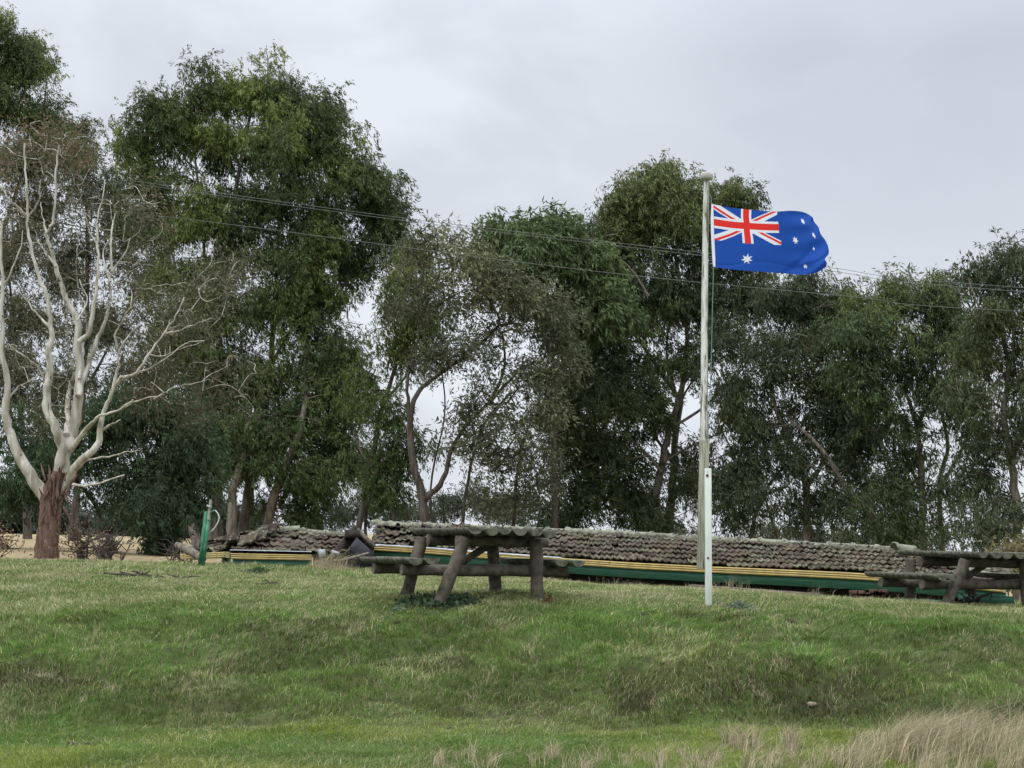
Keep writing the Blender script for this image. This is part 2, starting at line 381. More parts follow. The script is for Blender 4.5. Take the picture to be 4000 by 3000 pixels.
# ------------------------------------------------------------------ trees
BS = 1.3
def sprays_from_blobs(blobs, d, dens=1.0, seed=0):
    r = np.random.default_rng(seed); C = []; R = []
    s = K * d / F
    for b in blobs:
        x, y, rx, ry = b[:4]; dn = (b[4] if len(b) > 4 else 1) * dens
        c = O(x, y, d); rx *= s * BS; ry *= s * BS; rz = (rx + ry) * .5 * .9
        c = c + np.array([0, r.uniform(-1.3, .6) * rz * .8, 0])
        nsub = max(3, int(round(dn * 8.5 * (rx * ry) ** .75 * .88)))
        for k in range(nsub):
            v = r.normal(size=3); v /= np.linalg.norm(v); v *= r.random() ** .5
            sc = c + v * np.array([rx, rz, ry]) * .86
            sr = r.uniform(.42, .80) * min(1.0, .5 + .5 * min(rx, ry))
            ns = int(r.integers(11, 18))
            for q in range(ns):
                u = r.normal(size=3); u[2] += .55; u /= np.linalg.norm(u)
                C.append(sc + u * sr * np.array([1, 1, .8]) * r.uniform(.6, 1.05)); R.append(k)
    return np.array(C), np.array(R)

def leaf_mesh(C, base, tip, per=30, size=.17, wid=.036, spread=.20, droop=1.0, jitter=.2, tipy=None, seed=0):
    r = np.random.default_rng(seed + 99)
    n = len(C) * per
    nst = 6; m = len(C)          # every spray is a handful of thin drooping strands of leaves
    s0 = r.normal(0, 1, (m, nst, 3)) * spread * .75
    sd = r.normal(0, .6, (m, nst, 3)); sd[..., 2] -= droop * .75; sd[..., 0] += .18; sd /= np.linalg.norm(sd, axis=-1)[..., None]
    sl = r.uniform(1.0, 2.6, (m, nst)) * spread
    w_ = r.integers(0, nst, (m, per)); t_ = r.random((m, per)) ** .8; ar = np.arange(m)[:, None]
    P = (C[:, None] + s0[ar, w_] + sd[ar, w_] * (sl[ar, w_] * t_)[..., None]).reshape(-1, 3) + r.normal(0, spread * .17, (n, 3))
    D = r.normal(0, .42, (n, 3)) + sd[ar, w_].reshape(-1, 3) * .8; D[:, 2] -= droop * .5; D[:, 0] += .12
    D /= np.linalg.norm(D, axis=1)[:, None]
    Wd = np.cross(D, r.normal(size=(n, 3))); Wd /= np.linalg.norm(Wd, axis=1)[:, None] + 1e-9
    Ls = (size * r.uniform(.55, 1.3, n))[:, None]; Ws = (wid * r.uniform(.6, 1.3, n))[:, None]
    V = np.stack([P, P + D * Ls * .42 + Wd * Ws * .5, P + D * Ls, P + D * Ls * .42 - Wd * Ws * .5], 1).reshape(-1, 3)
    q = np.arange(n)[:, None] * 4 + np.arange(4)
    # colour: own hue of every spray, yellower young growth in some of the upper sprays
    t = fbm(C[:, 0] * .9 + C[:, 1] * .7, C[:, 2] * .9, 3, seed)
    zt = (C[:, 2] - np.percentile(C[:, 2], 35)) / (np.ptp(C[:, 2]) + 1e-6)
    tw = np.clip(sstep(.48, .62, t) * (.35 + zt), 0, 1) * .85
    cc = base[None] * (1 - tw[:, None]) + tip[None] * tw[:, None]
    cc = cc * 1.3 * r.uniform(1 - jitter, 1 + jitter, (len(C), 1))
    col = np.repeat(cc, per, 0) * r.uniform(.7, 1.3, (n, 1))
    return V, q, np.repeat(np.clip(col, 0, 1), 4, 0)

class Skel:
    def __init__(s): s.P = []; s.par = []; s.fix = []
    def add(s, p, par, fix=0.0): s.P.append(np.array(p, float)); s.par.append(par); s.fix.append(fix); return len(s.P) - 1
def grow(stems, C, tipr=.006, seed=0, frac=.5, power=2.35, maxr=.09):
    """stems: list of (points, r0, r1). Returns MB with stems and every branch that reaches the leaf sprays"""
    r = np.random.default_rng(seed + 5); mb = MB(); sk = Skel()
    for P, r0, r1 in stems:
        P = np.array(P); rr = r1 + (r0 - r1) * (1 - np.linspace(0, 1, len(P))) ** 1.5; Q, q = smooth_path(P, rr, 5)
        q = q.copy(); q[0] *= 1.35; q[1] *= 1.15
        Q[1:-1] += r.normal(0, .3, Q[1:-1].shape) * q[1:-1, None] * .6
        mb.tube(Q, q, 10 if r0 > .1 else 7, lump=.06)
        for a, b in zip(Q[2:], q[2:]): sk.add(a, -1, b)
    ns = len(sk.P)
    if len(C) == 0: return mb
    idx = np.where(r.random(len(C)) < frac)[0]; A = C[idx]
    base = np.array(sk.P)
    dist = np.sqrt(((A[:, None] - base[None]) ** 2).sum(-1)).min(1)
    order = np.argsort(dist)
    PP = np.zeros((ns + len(A) * 3 + 5, 3)); PP[:ns] = base; pl = np.zeros(len(PP)); n = ns
    for k in order:
        a = A[k]; v = a - PP[:n]; dd = np.sqrt((v ** 2).sum(1)) + 1e-6
        cost = dd * (1 + .9 * np.clip(-v[:, 2] / dd, 0, 1)) + .12 * pl[:n]
        j = int(np.argmin(cost)); b = PP[j].copy(); L_ = dd[j]
        if L_ < .12: continue
        m = 1 if L_ < .5 else 3 if L_ > 1.2 else 2
        side = r.normal(0, .09, 3) * L_; pr = j
        for q in range(1, m + 1):
            t = q / (m + 0.0)
            p = b + (a - b) * t
            if q < m: p = p + side * math.sin(math.pi * t) * 1.6 + np.array([0, 0, .10 * L_ * math.sin(math.pi * t)])
            pr2 = sk.add(p, pr); PP[n] = p; pl[n] = pl[pr] + L_ / m; n += 1; pr = pr2
    nn = len(sk.P); cnt = np.zeros(nn); ch = [[] for _ in range(nn)]
    for i in range(ns, nn): ch[sk.par[i]].append(i)
    acc = np.zeros(nn)
    for i in range(nn - 1, ns - 1, -1):
        if not ch[i]: acc[i] = tipr ** power
        acc[sk.par[i]] += acc[i]
    rad = np.minimum(acc ** (1 / power), maxr)
    # chains
    for i in range(nn):
        starts = ch[i] if i < ns else sorted(ch[i], key=lambda c: -acc[c])[1:]
        for c in starts:
            path = [sk.P[i], sk.P[c]]; rr = [min(rad[c] * 1.1, sk.fix[i] or 9), rad[c]]; k = c
            while ch[k]:
                k = max(ch[k], key=lambda c_: acc[c_]); path.append(sk.P[k]); rr.append(rad[k])
            if len(path) >= 3:
                Q, q = smooth_path(path, rr, 2)
            else: Q, q = np.array(path), np.array(rr)
            mb.tube(Q, q, 6 if max(rr) > .03 else 4, cap=False)
    return mb

def tree(name, label, cat, d, blobs, stems, base, tip, bark, dens=1.0, per=30, size=.13, wid=.031, seed=0, spread=.19, droop=1.0, group='gum trees in the row behind', frac=.5, tipr=.0105, extra=None, maxr=.09):
    st = []
    for P, r0, r1 in stems:
        pts = []
        for i, p in enumerate(P):
            dd = d + (p[2] if len(p) > 2 else 0)
            pts.append(O(p[0], p[1], dd))
        if P[0][1] > 1080:
            pts[0][2] = gz(pts[0][0], pts[0][1]) - .1
        st.append((pts, r0 * .74, r1 * .8))
    root = empty(name, Vector(st[0][0][0]), label, cat, group)
    C, _ = sprays_from_blobs(blobs, d, dens, seed)
    mb = grow(st, C, seed=seed, frac=frac * .62, tipr=tipr, maxr=maxr)
    tr = mb.build('trunk', bark, root)
    V, q, c = leaf_mesh(C, np.array(base), np.array(tip), int(per * 2.6), size, wid, spread, droop, seed=seed)
    cr = mesh_obj('crown', V, q, M['leaf'], root, cols=c, smooth=False)
    return root

DG = (.052, .076, .028); DGt = (.135, .165, .042)
tree('gum_tree', 'tallest gum tree, with dense yellow-tipped crown behind the pale bare-limbed gum', 'tree', 52,
     [(545,190,72,52),(465,185,50,48),(620,215,66,52),(685,265,55,66),(330,255,78,48),(295,320,52,58),(400,290,78,62),(520,300,86,72),(620,330,84,76),(730,340,66,74),(785,410,56,74),(830,465,46,56),
      (345,410,58,46),(450,430,62,54),(560,450,62,50),(640,450,66,60),(720,480,62,46),(775,555,62,56),(840,535,38,54),(340,480,46,40),(400,500,40,40),
      (480,560,48,56),(640,630,56,46),(540,520,50,40),(700,530,56,40),(600,590,46,46,.8),(690,650,48,56,.9),(650,740,66,56),(560,800,66,46),(700,810,56,56,.9),(470,690,46,56,.8),
      (640,880,84,64),(560,900,84,64),(700,930,64,64),(470,850,74,56),(600,1000,100,62),(500,970,76,62),(680,1040,76,52),(640,1110,74,36),(420,930,54,56),(770,1000,40,50,.7),(740,870,40,50,.8),(560,690,50,50,.6),(420,620,50,60,.8),(350,600,50,50,.5),(390,720,44,56,.8),(530,640,40,40,.6),(450,780,56,50,.9),(350,760,50,50,.5),(750,770,30,40,.5)],
     [([(470,1180),(462,1100),(480,950),(472,800),(482,600),(520,350),(545,230)],.30,.05), ([(430,1170,-1),(402,1075,-1),(392,960,-1),(425,850),(445,740),(440,520),(420,330)],.20,.04),
      ([(520,1175,.5),(540,1050,.5),(572,900,1),(592,700,1),(602,500),(610,280)],.26,.04), ([(560,1170,-.5),(600,1050,-1),(655,900,-1),(665,700),(700,500),(720,340)],.2,.04), ([(500,1180,-1.4),(505,1060,-1.4),(530,980,-1.4)],.22,.12),
      ([(590,780,.5),(625,720,.5),(700,640,.5),(770,600)],.07,.03), ([(445,740),(400,640),(350,480)],.07,.03), ([(462,1060,-2),(430,1045,-2.3),(385,1062,-2.5)],.05,.02)],
     DG, DGt, M['bark_grey'], seed=1, per=36)
tree('gum_tree', 'dark tall gum at the left edge, its crown cut by the picture edge', 'tree', 60,
     [(10,70,42,38),(60,110,42,32),(90,165,38,40),(25,150,60,46),(5,235,60,56),(80,255,48,40),(-60,100,60,60),(-70,220,70,70),(130,300,40,40,.8),(165,335,40,40,.8),(60,350,80,60,.7),(-40,350,70,60)],
     [([(-60,1170),(-50,900),(-30,600),(-10,350),(10,150),(30,70)],.3,.04), ([(-30,600),(40,400),(90,250),(100,180)],.1,.03)],
     DG, DGt, M['bark_grey'], seed=2, per=34)
tree('gum_tree', 'dark thin-topped gum directly behind the pale bare-limbed gum', 'tree', 62,
     [(180,290,26,40,.8),(200,380,46,50,.9),(100,450,80,60,.7),(240,490,56,56,.9),(20,560,70,70,.7),(170,580,80,60,.8),(300,580,52,60,.7),(80,700,80,70,.7),(230,720,70,60,.7),(340,700,46,56,.6),(20,830,70,70,.9),(130,840,70,60,.7),(320,830,60,46,.7),(400,760,46,46,.6),(250,420,36,40,.6)],
     [([(160,1185),(165,1050),(180,850),(190,600),(185,400),(180,300)],.2,.04), ([(60,1180,1),(50,1000,1),(40,800),(20,600)],.18,.04), ([(180,850),(260,700),(300,600)],.07,.03)],
     (.046,.058,.03), (.10,.09,.045), M['bark_dark'], seed=3, per=30)
tree('gum_tree', 'low dark drooping gum between the pale trunk and the tallest gum', 'tree', 44,
     [(200,930,70,56),(285,900,66,56),(330,1000,80,66),(240,1040,80,56),(340,1100,70,46),(330,1150,50,26),(60,960,76,60),(120,1010,60,56),(30,1040,60,46),(400,1060,50,60),(420,980,50,50),(370,880,50,46)],
     [([(345,1185),(340,1120),(320,1000),(290,900)],.13,.04), ([(345,1120),(280,1050),(230,960)],.08,.03),([(250,1185,1),(200,1080,1),(120,1000),(60,950)],.1,.03)],
     (.036, .060, .028), (.07, .10, .034), M['bark_dark'], seed=4, per=34)
tree('gum_tree', 'open olive-grey gum with forked stems left of centre, sky showing through its middle', 'tree', 45,
     [(945,520,52,30,.7),(880,545,40,44,.8),(990,565,54,44),(1050,600,64,44),(1120,640,72,46),(1190,690,50,50),(1020,660,60,40,.9),(950,620,50,44,.8),(1100,720,72,46,.9),(1212,770,42,46,.9),(1045,745,50,32,.7),(1140,820,64,50,.8),(1185,900,52,56,.9),(1100,905,46,34,.7),
      (905,650,46,54,.8),(1150,985,64,56,.8),(1080,830,52,32,.6),(1170,1060,56,50,.9),(960,760,30,22,.5),(1000,890,26,18,.5),(1060,1010,40,40,.5),(930,790,26,20,.5),(1040,960,30,22,.5),(1120,1090,70,30,.8)],
     [([(915,1140),(915,1080),(892,1000),(886,900),(905,845),(960,800),(1025,755),(1080,700)],.17,.04), ([(915,1080),(955,1040),(972,980),(1003,925),(1065,860),(1130,790)],.11,.04), ([(886,900),(880,830),(900,740),(930,620)],.07,.03),
      ([(990,1140,1),(1010,1040,1),(1045,920,1),(1100,850,.5)],.07,.03), ([(950,1140,.6),(930,1060,.6),(960,900,.6),(955,800,.6)],.05,.02), ([(1100,1140,1),(1120,1000,1),(1150,900,1)],.08,.03), ([(965,975,.5),(1010,975,.5),(1060,980,.5)],.035,.015), ([(1065,860),(1090,790),(1085,720)],.06,.03)],
     (.072, .080, .046), (.13, .13, .065), M['bark_dark'], seed=5, per=12, size=.135, wid=.036, droop=.45, frac=1.1, dens=.72)
tree('gum_tree', 'slender gum with dark leaning stem left of the olive-grey open gum', 'tree', 48,
     [(880,700,50,54,.9),(840,760,42,54,.9),(800,830,40,40,.6),(830,900,46,54,.9),(865,985,46,46,.8),(800,1010,36,40,.7),(900,580,34,44,.8),(860,620,40,40,.8),(820,1060,50,30,.7),(930,690,34,40,.6)],
     [([(760,1150),(800,1010),(830,870),(870,740),(895,640),(900,580)],.13,.03), ([(870,1125,-.5),(835,1050,-.5),(785,985,-.5),(765,940)],.09,.03), ([(830,870),(905,780),(960,740)],.05,.02), ([(905,1130,1),(870,1080,1),(815,1010,1)],.06,.03)],
     (.046, .074, .026), (.11, .13, .034), M['bark_dark'], seed=6, per=30)
tree('gum_tree', 'bright green round-topped tree standing behind the olive-grey gum', 'tree', 47,
     [(1185,482,40,22),(1120,508,56,30),(1225,505,40,30),(1060,540,52,30),(1165,560,86,40),(1250,620,74,46),(1290,680,56,50),(1130,600,60,40),(1210,700,56,46),(1260,560,60,40)],
     [([(1200,1150),(1195,900),(1190,700),(1170,540)],.13,.04), ([(1195,850),(1240,700),(1270,620)],.1,.04)],
     (.060,.090,.036), (.12,.16,.05), M['bark_dark'], seed=7, per=32, size=.19, wid=.045, dens=1.1)
tree('gum_tree', 'broad dark gum behind the flagpole with a pale forked trunk', 'tree', 50,
     [(1400,410,64,44),(1340,440,60,40),(1455,405,52,36),(1300,475,52,40),(1510,435,50,40),(1590,430,46,30),(1250,520,46,42),(1380,500,76,56),(1470,500,66,52),(1560,490,70,46),(1605,560,60,44),(1640,640,34,36,.8),(1300,560,64,46),(1400,610,66,46),(1480,590,56,46),
      (1350,700,84,56),(1450,680,80,56),(1260,720,66,56),(1540,700,60,54,.8),(1340,790,66,46),(1250,860,74,74),(1330,880,70,66),(1230,980,76,76),(1320,980,66,66),(1260,1080,84,56),(1345,1090,60,50),(1500,780,44,40,.7),(1600,640,40,30,.6),(1520,620,40,40,.7),(1400,1120,50,24,.8),(1200,1110,50,40),(1190,880,40,56),(1400,870,36,36,.5),(1410,800,36,36,.6),(1250,790,60,50),(1490,960,34,50,.35),(1560,900,50,60,.4),(1505,1060,36,36,.4),(1420,900,30,60,.3),(1600,1060,50,50,.5),(1400,1030,26,60,.4)],
     [([(1420,1170),(1416,1085),(1430,1000),(1446,925),(1462,860),(1425,800),(1385,740),(1350,680)],.2,.05), ([(1440,1165,.8),(1455,1000,.8),(1472,850,.8),(1482,700),(1450,520),(1420,430)],.17,.04), ([(1428,1018,-.3),(1392,975,-.6),(1352,935,-.8),(1330,880,-.8)],.055,.02),
      ([(1482,1175,1),(1530,1115,1),(1620,1080,1),(1700,1050,1)],.16,.06), ([(1462,860),(1500,790),(1560,720),(1600,640)],.07,.03), ([(1446,925),(1520,880,.4),(1600,800,.4),(1640,740,.4)],.06,.03), ([(1455,1000,.8),(1380,900,.8),(1300,840,.5)],.07,.03), ([(1400,640,-2),(1370,590,-2.2),(1330,550,-2.4)],.05,.02), ([(1446,925),(1480,850),(1530,760),(1545,690)],.06,.02), ([(1430,1000),(1500,960),(1570,930),(1650,900)],.05,.02), ([(1430,1000),(1500,1010),(1560,985),(1640,960)],.045,.015), ([(1462,860),(1440,760),(1450,680)],.06,.03), ([(1482,1175,1),(1440,1090,1.3),(1500,1060,1.3),(1590,1000,1.3)],.06,.02)],
     (.044, .064, .028), (.10, .115, .038), M['bark_grey'], seed=8, per=30, frac=.8)
tree('gum_tree', 'dark gum right of the flagpole with a wispy brown top', 'tree', 48,
     [(1730,610,44,28,.35),(1700,665,50,34,.8),(1770,690,60,34),(1690,745,74,54),(1640,800,50,50,.8),(1720,850,70,54),(1600,885,46,46,.7),(1660,930,60,40,.8),(1700,1000,70,50),(1785,930,60,60),(1830,1000,70,56),(1750,1080,74,54),(1840,1090,74,54),(1640,1080,56,40,.8),(1580,1120,40,30,.7),(1880,950,50,56),(1600,980,34,30,.5),(1560,1040,30,26,.5),(1790,800,50,50),(1800,870,50,44),(1850,900,40,40),(1560,760,36,36,.6),(1580,830,40,34,.6),(1770,750,46,40),(1680,640,46,30),(1760,650,46,30),(1830,665,46,30),(1795,640,36,24)],
     [([(1740,1190),(1742,1050),(1705,950),(1668,850),(1690,740),(1720,620)],.16,.03), ([(1935,1180,-1),(1880,1112,-1),(1825,1050,-1),(1775,970,-1),(1705,905,-.5)],.16,.05), ([(1600,1180,1),(1640,1090,1),(1700,1000,1)],.1,.04), ([(1705,1170,.5),(1655,1085,.5),(1600,1010,.5),(1560,930,.5)],.06,.025), ([(1742,1050),(1800,960),(1830,850),(1800,740)],.09,.03)],
     (.040, .056, .028), (.08, .095, .036), M['bark_grey'], seed=9, per=26, frac=.8, dens=.85)
tree('gum_tree', 'green-topped gum with forked stems against the sky, between the dark gum and the edge tree', 'tree', 46,
     [(1945,640,54,36),(1870,690,54,36),(2005,645,54,36),(2055,650,46,46),(1825,725,66,44),(1920,735,84,50),(2010,730,74,56),(1870,795,50,34,.8),(1950,800,40,24,.6),(2065,750,54,50),(2055,850,44,50,.7),(1850,850,40,44,.8),(2080,930,34,50,.6),(1900,1060,50,56),(1990,1130,66,40),(1930,1140,60,40),(2060,1080,40,40,.6),(1960,1000,46,36,.6),(1900,880,36,36,.6),(1955,930,36,30,.5),(2010,860,30,30,.5)],
     [([(1992,1185),(1990,1050),(1984,950),(1970,885),(1932,800),(1900,715)],.15,.04), ([(1980,925),(2008,850),(2012,740),(2000,660)],.08,.03), ([(2045,1185,.7),(2030,1060,.7),(2048,960,.7),(2022,860,.7),(1985,770)],.11,.04), ([(2030,1060,.7),(2090,940,.7),(2100,840)],.07,.03), ([(1932,800),(1880,760),(1840,730)],.06,.03), ([(1990,1060),(1940,960,.4),(1880,900,.4)],.05,.02)],
     (.046, .070, .030), (.11, .135, .04), M['bark_grey'], seed=10, per=27, frac=.8, dens=.95)
tree('gum_tree', 'tall gum at the right edge with a bare pale elbow limb', 'tree', 42,
     [(2165,560,44,30),(2130,605,44,34),(2195,605,54,50),(2135,680,40,40,.8),(2205,700,50,56,.9),(2110,765,44,44,.7),(2190,800,50,50,.7),(2100,860,44,44,.7),(2145,930,46,46,.8),(2210,900,40,50,.7),(2110,1010,46,56,.8),(2160,1100,44,44,.7),(2250,600,50,70),(2260,760,50,70),(2260,950,50,70),(2120,1140,50,30,.8)],
     [([(2200,1195),(2196,1100),(2185,1000),(2168,900),(2178,800),(2165,720),(2172,640),(2160,580)],.17,.04), ([(2168,730,-.3),(2130,690,-.6),(2105,640,-.8),(2092,600,-.9)],.05,.018), ([(2185,1000),(2215,900),(2240,780),(2250,640)],.1,.04), ([(2178,800),(2130,850),(2100,900)],.05,.02)],
     (.046, .062, .030), (.11, .115, .045), M['bark_grey'], seed=11, per=27, frac=.7, dens=.85)
# low growth behind the roof
def bush(label, d, blobs, stems, base, tip, seed, cat='bush', per=26, **k):
    return tree('bush', label, cat, d, blobs, stems, base, tip, M['bark_dark'], seed=seed, per=per, group='low bushes behind the fallen roof', **k)
bush('small grey-green bush above the left ridge of the fallen roof', 62, [(790,1090,40,30),(740,1110,40,30),(840,1110,30,24)], [([(790,1150),(790,1110),(800,1080)],.1,.03)], (.04,.055,.032), (.07,.09,.04), 21)
bush('low grey bush seen between the olive gum stems', 66, [(960,1085,40,30,.9),(1030,1080,40,30,.8),(900,1110,40,20,.8),(1090,1100,50,30)], [([(960,1150),(960,1110),(965,1080)],.1,.03)], (.045,.055,.035), (.08,.09,.045), 22)
bush('olive bush low under the leaning limb right of the flagpole', 60, [(1640,1150,60,20),(1850,1160,80,20),(1740,1150,60,20),(1480,1150,50,18,.7),(1980,1165,70,18)], [([(1700,1190),(1700,1160),(1705,1140)],.1,.03)], (.045,.055,.03), (.09,.09,.04), 23)
bush('tan-green bush at the right edge beyond the far picnic table', 40, [(2150,1215,60,20,.9),(2230,1205,50,24,.9)], [([(2170,1250),(2168,1225),(2170,1200)],.04,.02)], (.13,.12,.06), (.18,.15,.08), 24)

# far trees in the left paddock
tree('bush', 'dark distant tree on the far side of the tan paddock at left', 'tree', 85, [(20,1100,50,34),(90,1105,40,26),(-50,1100,50,40),(150,1115,40,18)], [([(20,1150),(22,1110),(30,1080)],.3,.1), ([(80,1150),(70,1120),(20,1070)],.2,.1)], (.04,.05,.036), (.06,.07,.045), M['bark_dark'], seed=31, per=30, size=.3, wid=.07, spread=.35, group=None)
tree('bush', 'dark distant tree row far across the paddock beyond the leaning green post', 'tree', 95, [(250,1115,50,22),(330,1120,50,20),(410,1120,40,20),(500,1120,50,20)], [([(300,1150),(300,1130),(305,1110)],.3,.1)], (.04,.05,.036), (.06,.07,.045), M['bark_dark'], seed=32, per=30, size=.3, wid=.07, spread=.35, group=None)

# ---- pale gum, explicit limbs (photo pixels)
def gum():
    d = 38; base = W(180, 2180, d); base[2] = gz(base[0], base[1]) - .1
    root = empty('pale_gum_tree', Vector(base), 'pale bare-limbed gum with a stringy red-brown lower trunk on the left', 'tree')
    p = lambda x, y, dd=0: W(x, y, d + dd)
    mb = MB()
    P, R = smooth_path([base, p(186, 2100), p(196, 2010), p(200, 1940), p(222, 1880), p(232, 1830)], [.27, .225, .215, .23, .17, .11], 5)
    mb.tube(P, R, 14, lump=.06)
    for k in range(26):
        x0 = rng.uniform(172, 262); y0 = rng.uniform(1850, 1990); a_ = p(x0, y0, -.22 + rng.normal(0, .03)); l_ = rng.uniform(.12, .5)
        b_ = a_ + np.array([(x0 - 212) * .004 + rng.normal(0, .04), rng.normal(-.03, .03), l_ * rng.choice([1, 1, -1])]); m_ = (a_ + b_) / 2 + rng.normal(0, .02, 3)
        mb.tube([a_, m_, b_], [.022, .028, .006], 5)
    tr = mb.build('trunk', M['bark_red'], root)
    limbs = [
     ([(180,1945),(118,1854),(70,1776),(39,1690),(20,1596),(32,1500),(8,1392),(6,1250),(12,1120),(2,980),(8,860)], .155,.03, 0),
     ([(230,1850),(243,1752),(215,1674),(184,1603),(184,1509),(196,1439),(188,1376),(204,1313),(196,1219),(178,1140),(152,1083),(123,977),(106,871),(109,765),(99,666),(96,560)], .13,.02, -.3),
     ([(106,845),(70,810),(40,785),(0,725),(-30,680)], .04,.012, -.3), ([(112,845),(152,785),(160,700)], .03,.01, -.3),
     ([(245,1850),(266,1737),(290,1666),(306,1549),(313,1439),(302,1345),(302,1251),(263,1180),(245,1123),(219,1043),(192,951),(182,911),(205,871),(215,792),(219,666),(232,566)], .15,.02, .2),
     ([(182,911),(168,850),(160,790)], .03,.01, .2), ([(219,1043),(190,1000),(150,950),(135,900)], .03,.01, .4),
     ([(306,1549),(330,1460),(376,1337),(407,1259),(427,1157),(437,1063),(490,984),(510,930)], .085,.012, .5),
     ([(437,1063),(432,960),(445,850),(462,826)], .035,.01, .5), ([(431,1100),(400,1000),(440,900),(430,800)], .03,.01, .6),
     ([(310,1335),(349,1290),(368,1180),(381,1096),(384,964),(380,871),(398,785),(410,700)], .07,.012, -.1),
     ([(384,964),(350,900),(330,820)], .025,.008, -.1),
     ([(250,1920),(290,1831),(345,1776),(384,1729),(392,1666),(415,1588),(439,1525),(462,1423),(462,1384),(501,1313),(541,1270)], .115,.015, -.5),
     ([(275,1760),(345,1666),(392,1627),(478,1592),(520,1560)], .065,.015, -.7),
     ([(435,1530),(470,1478),(533,1455),(580,1384),(635,1306),(690,1227),(720,1160)], .055,.015, -.4),
     ([(392,1690),(430,1660),(470,1640)], .04,.015, -.5),
     ([(320,1800),(423,1784),(500,1765),(541,1752)], .028,.01, -.8), ([(262,1893),(313,1897),(392,1886),(486,1856)], .04,.018, -1),
     ([(258,1700),(263,1643),(266,1549),(290,1450),(270,1376),(263,1235),(255,1180)], .075,.02, .8),
     ([(310,1480),(320,1380),(340,1260),(300,1100),(302,1000),(305,900)], .045,.012, 1.0),
     ([(184,1509),(150,1440),(110,1400),(60,1370),(30,1340)], .03,.01, -.3), ([(196,1280),(150,1230),(110,1180),(70,1130)], .035,.01, .2),
     ([(462,1384),(455,1290),(510,1200),(512,1130)], .035,.01, -.5), ([(635,1306),(700,1290),(760,1270),(830,1240)], .025,.008, -.4), ([(540,1455),(620,1420),(720,1340),(800,1330)], .025,.008, -.6),
     ([(580,1384),(640,1390),(740,1350)], .02,.007, 0), ([(600,1560),(650,1530),(700,1510),(790,1490)], .02,.007, 0), ([(478,1592),(560,1560),(640,1540)], .03,.01, -.6),
     ([(20,1596),(60,1520),(110,1490),(180,1450)], .03,.01, .5), ([(12,1120),(50,1050),(80,960),(90,900)], .035,.01, 0), ([(302,1251),(340,1180),(310,1090)], .03,.01, .2)]
    lm = MB(); nodes = []
    for P, r0, r1, dz in limbs:
        Q = [p(x, y, dz * min(1, i / 2)) for i, (x, y) in enumerate(P)]
        Q, R = smooth_path(Q, (r1 + (r0 - r1) * (1 - np.linspace(0, 1, len(Q))) ** 1.55) * .9, 4)
        Q[2:-1] += rng.normal(0, .012, Q[2:-1].shape)
        lm.tube(Q, R, 9 if r0 > .06 else 6, lump=.05)
        nodes.append((Q[3:], R[3:]))
    blobs = [(60,300,90,56,.9),(165,320,72,50,.9),(70,400,90,60),(190,430,90,60),(300,460,44,50,.9),(60,520,80,66),(190,540,90,66),(300,580,70,66),(80,650,90,70),(240,660,90,66),(360,680,72,60),(440,640,70,50),(430,740,86,60),(340,780,80,60),(480,560,40,44,.6),(180,760,70,60,.7),(60,780,60,60,.7),(490,820,56,40,.6),(310,850,50,40,1.2),(380,860,60,36,.8),(120,880,60,40,.4),(-20,500,60,100,.8)]
    C, _ = sprays_from_blobs(blobs, d + 1.3, .27, 77)
    # twigs reaching the sprays from the limbs
    st = [(Q, 0, 0) for Q, R in nodes]
    r = np.random.default_rng(12); base_n = np.concatenate([Q for Q, R in nodes])
    tw = lm; A = C[r.random(len(C)) < .55]
    dist = np.sqrt(((A[:, None] - base_n[None]) ** 2).sum(-1)).min(1)
    PP = list(base_n)
    arr = np.zeros((len(base_n) + len(A) * 3, 3)); arr[:len(base_n)] = base_n; n = len(base_n)
    lvl = np.zeros(len(arr))
    for k in np.argsort(dist):
        a = A[k]; v = a - arr[:n]; dd = np.sqrt((v ** 2).sum(1)) + 1e-6
        cost = dd * (1 + 1.0 * np.clip(-v[:, 2] / dd, 0, 1)) + .1 * lvl[:n]
        j = int(np.argmin(cost)); b = arr[j].copy(); L_ = dd[j]
        if L_ < .1: continue
        mid = (a + b) / 2 + r.normal(0, .1, 3) * L_ - np.array([0, 0, -.08 * L_])
        Q, R = smooth_path([b, mid, a], [.016 if L_ > 1 else .011, .008, .005], 3)
        tw.tube(Q, R, 4, cap=False)
        for q in (Q[3], Q[-1]): arr[n] = q; lvl[n] = lvl[j] + L_; n += 1
    lm.build('branches', M['bark_pale'], root)
    V, q, c = leaf_mesh(C, np.array([.078, .076, .044]), np.array([.125, .085, .052]), 26, .11, .030, .24, .5, seed=77)
    mesh_obj('crown', V, q, M['leaf'], root, cols=c, smooth=False)
gum()

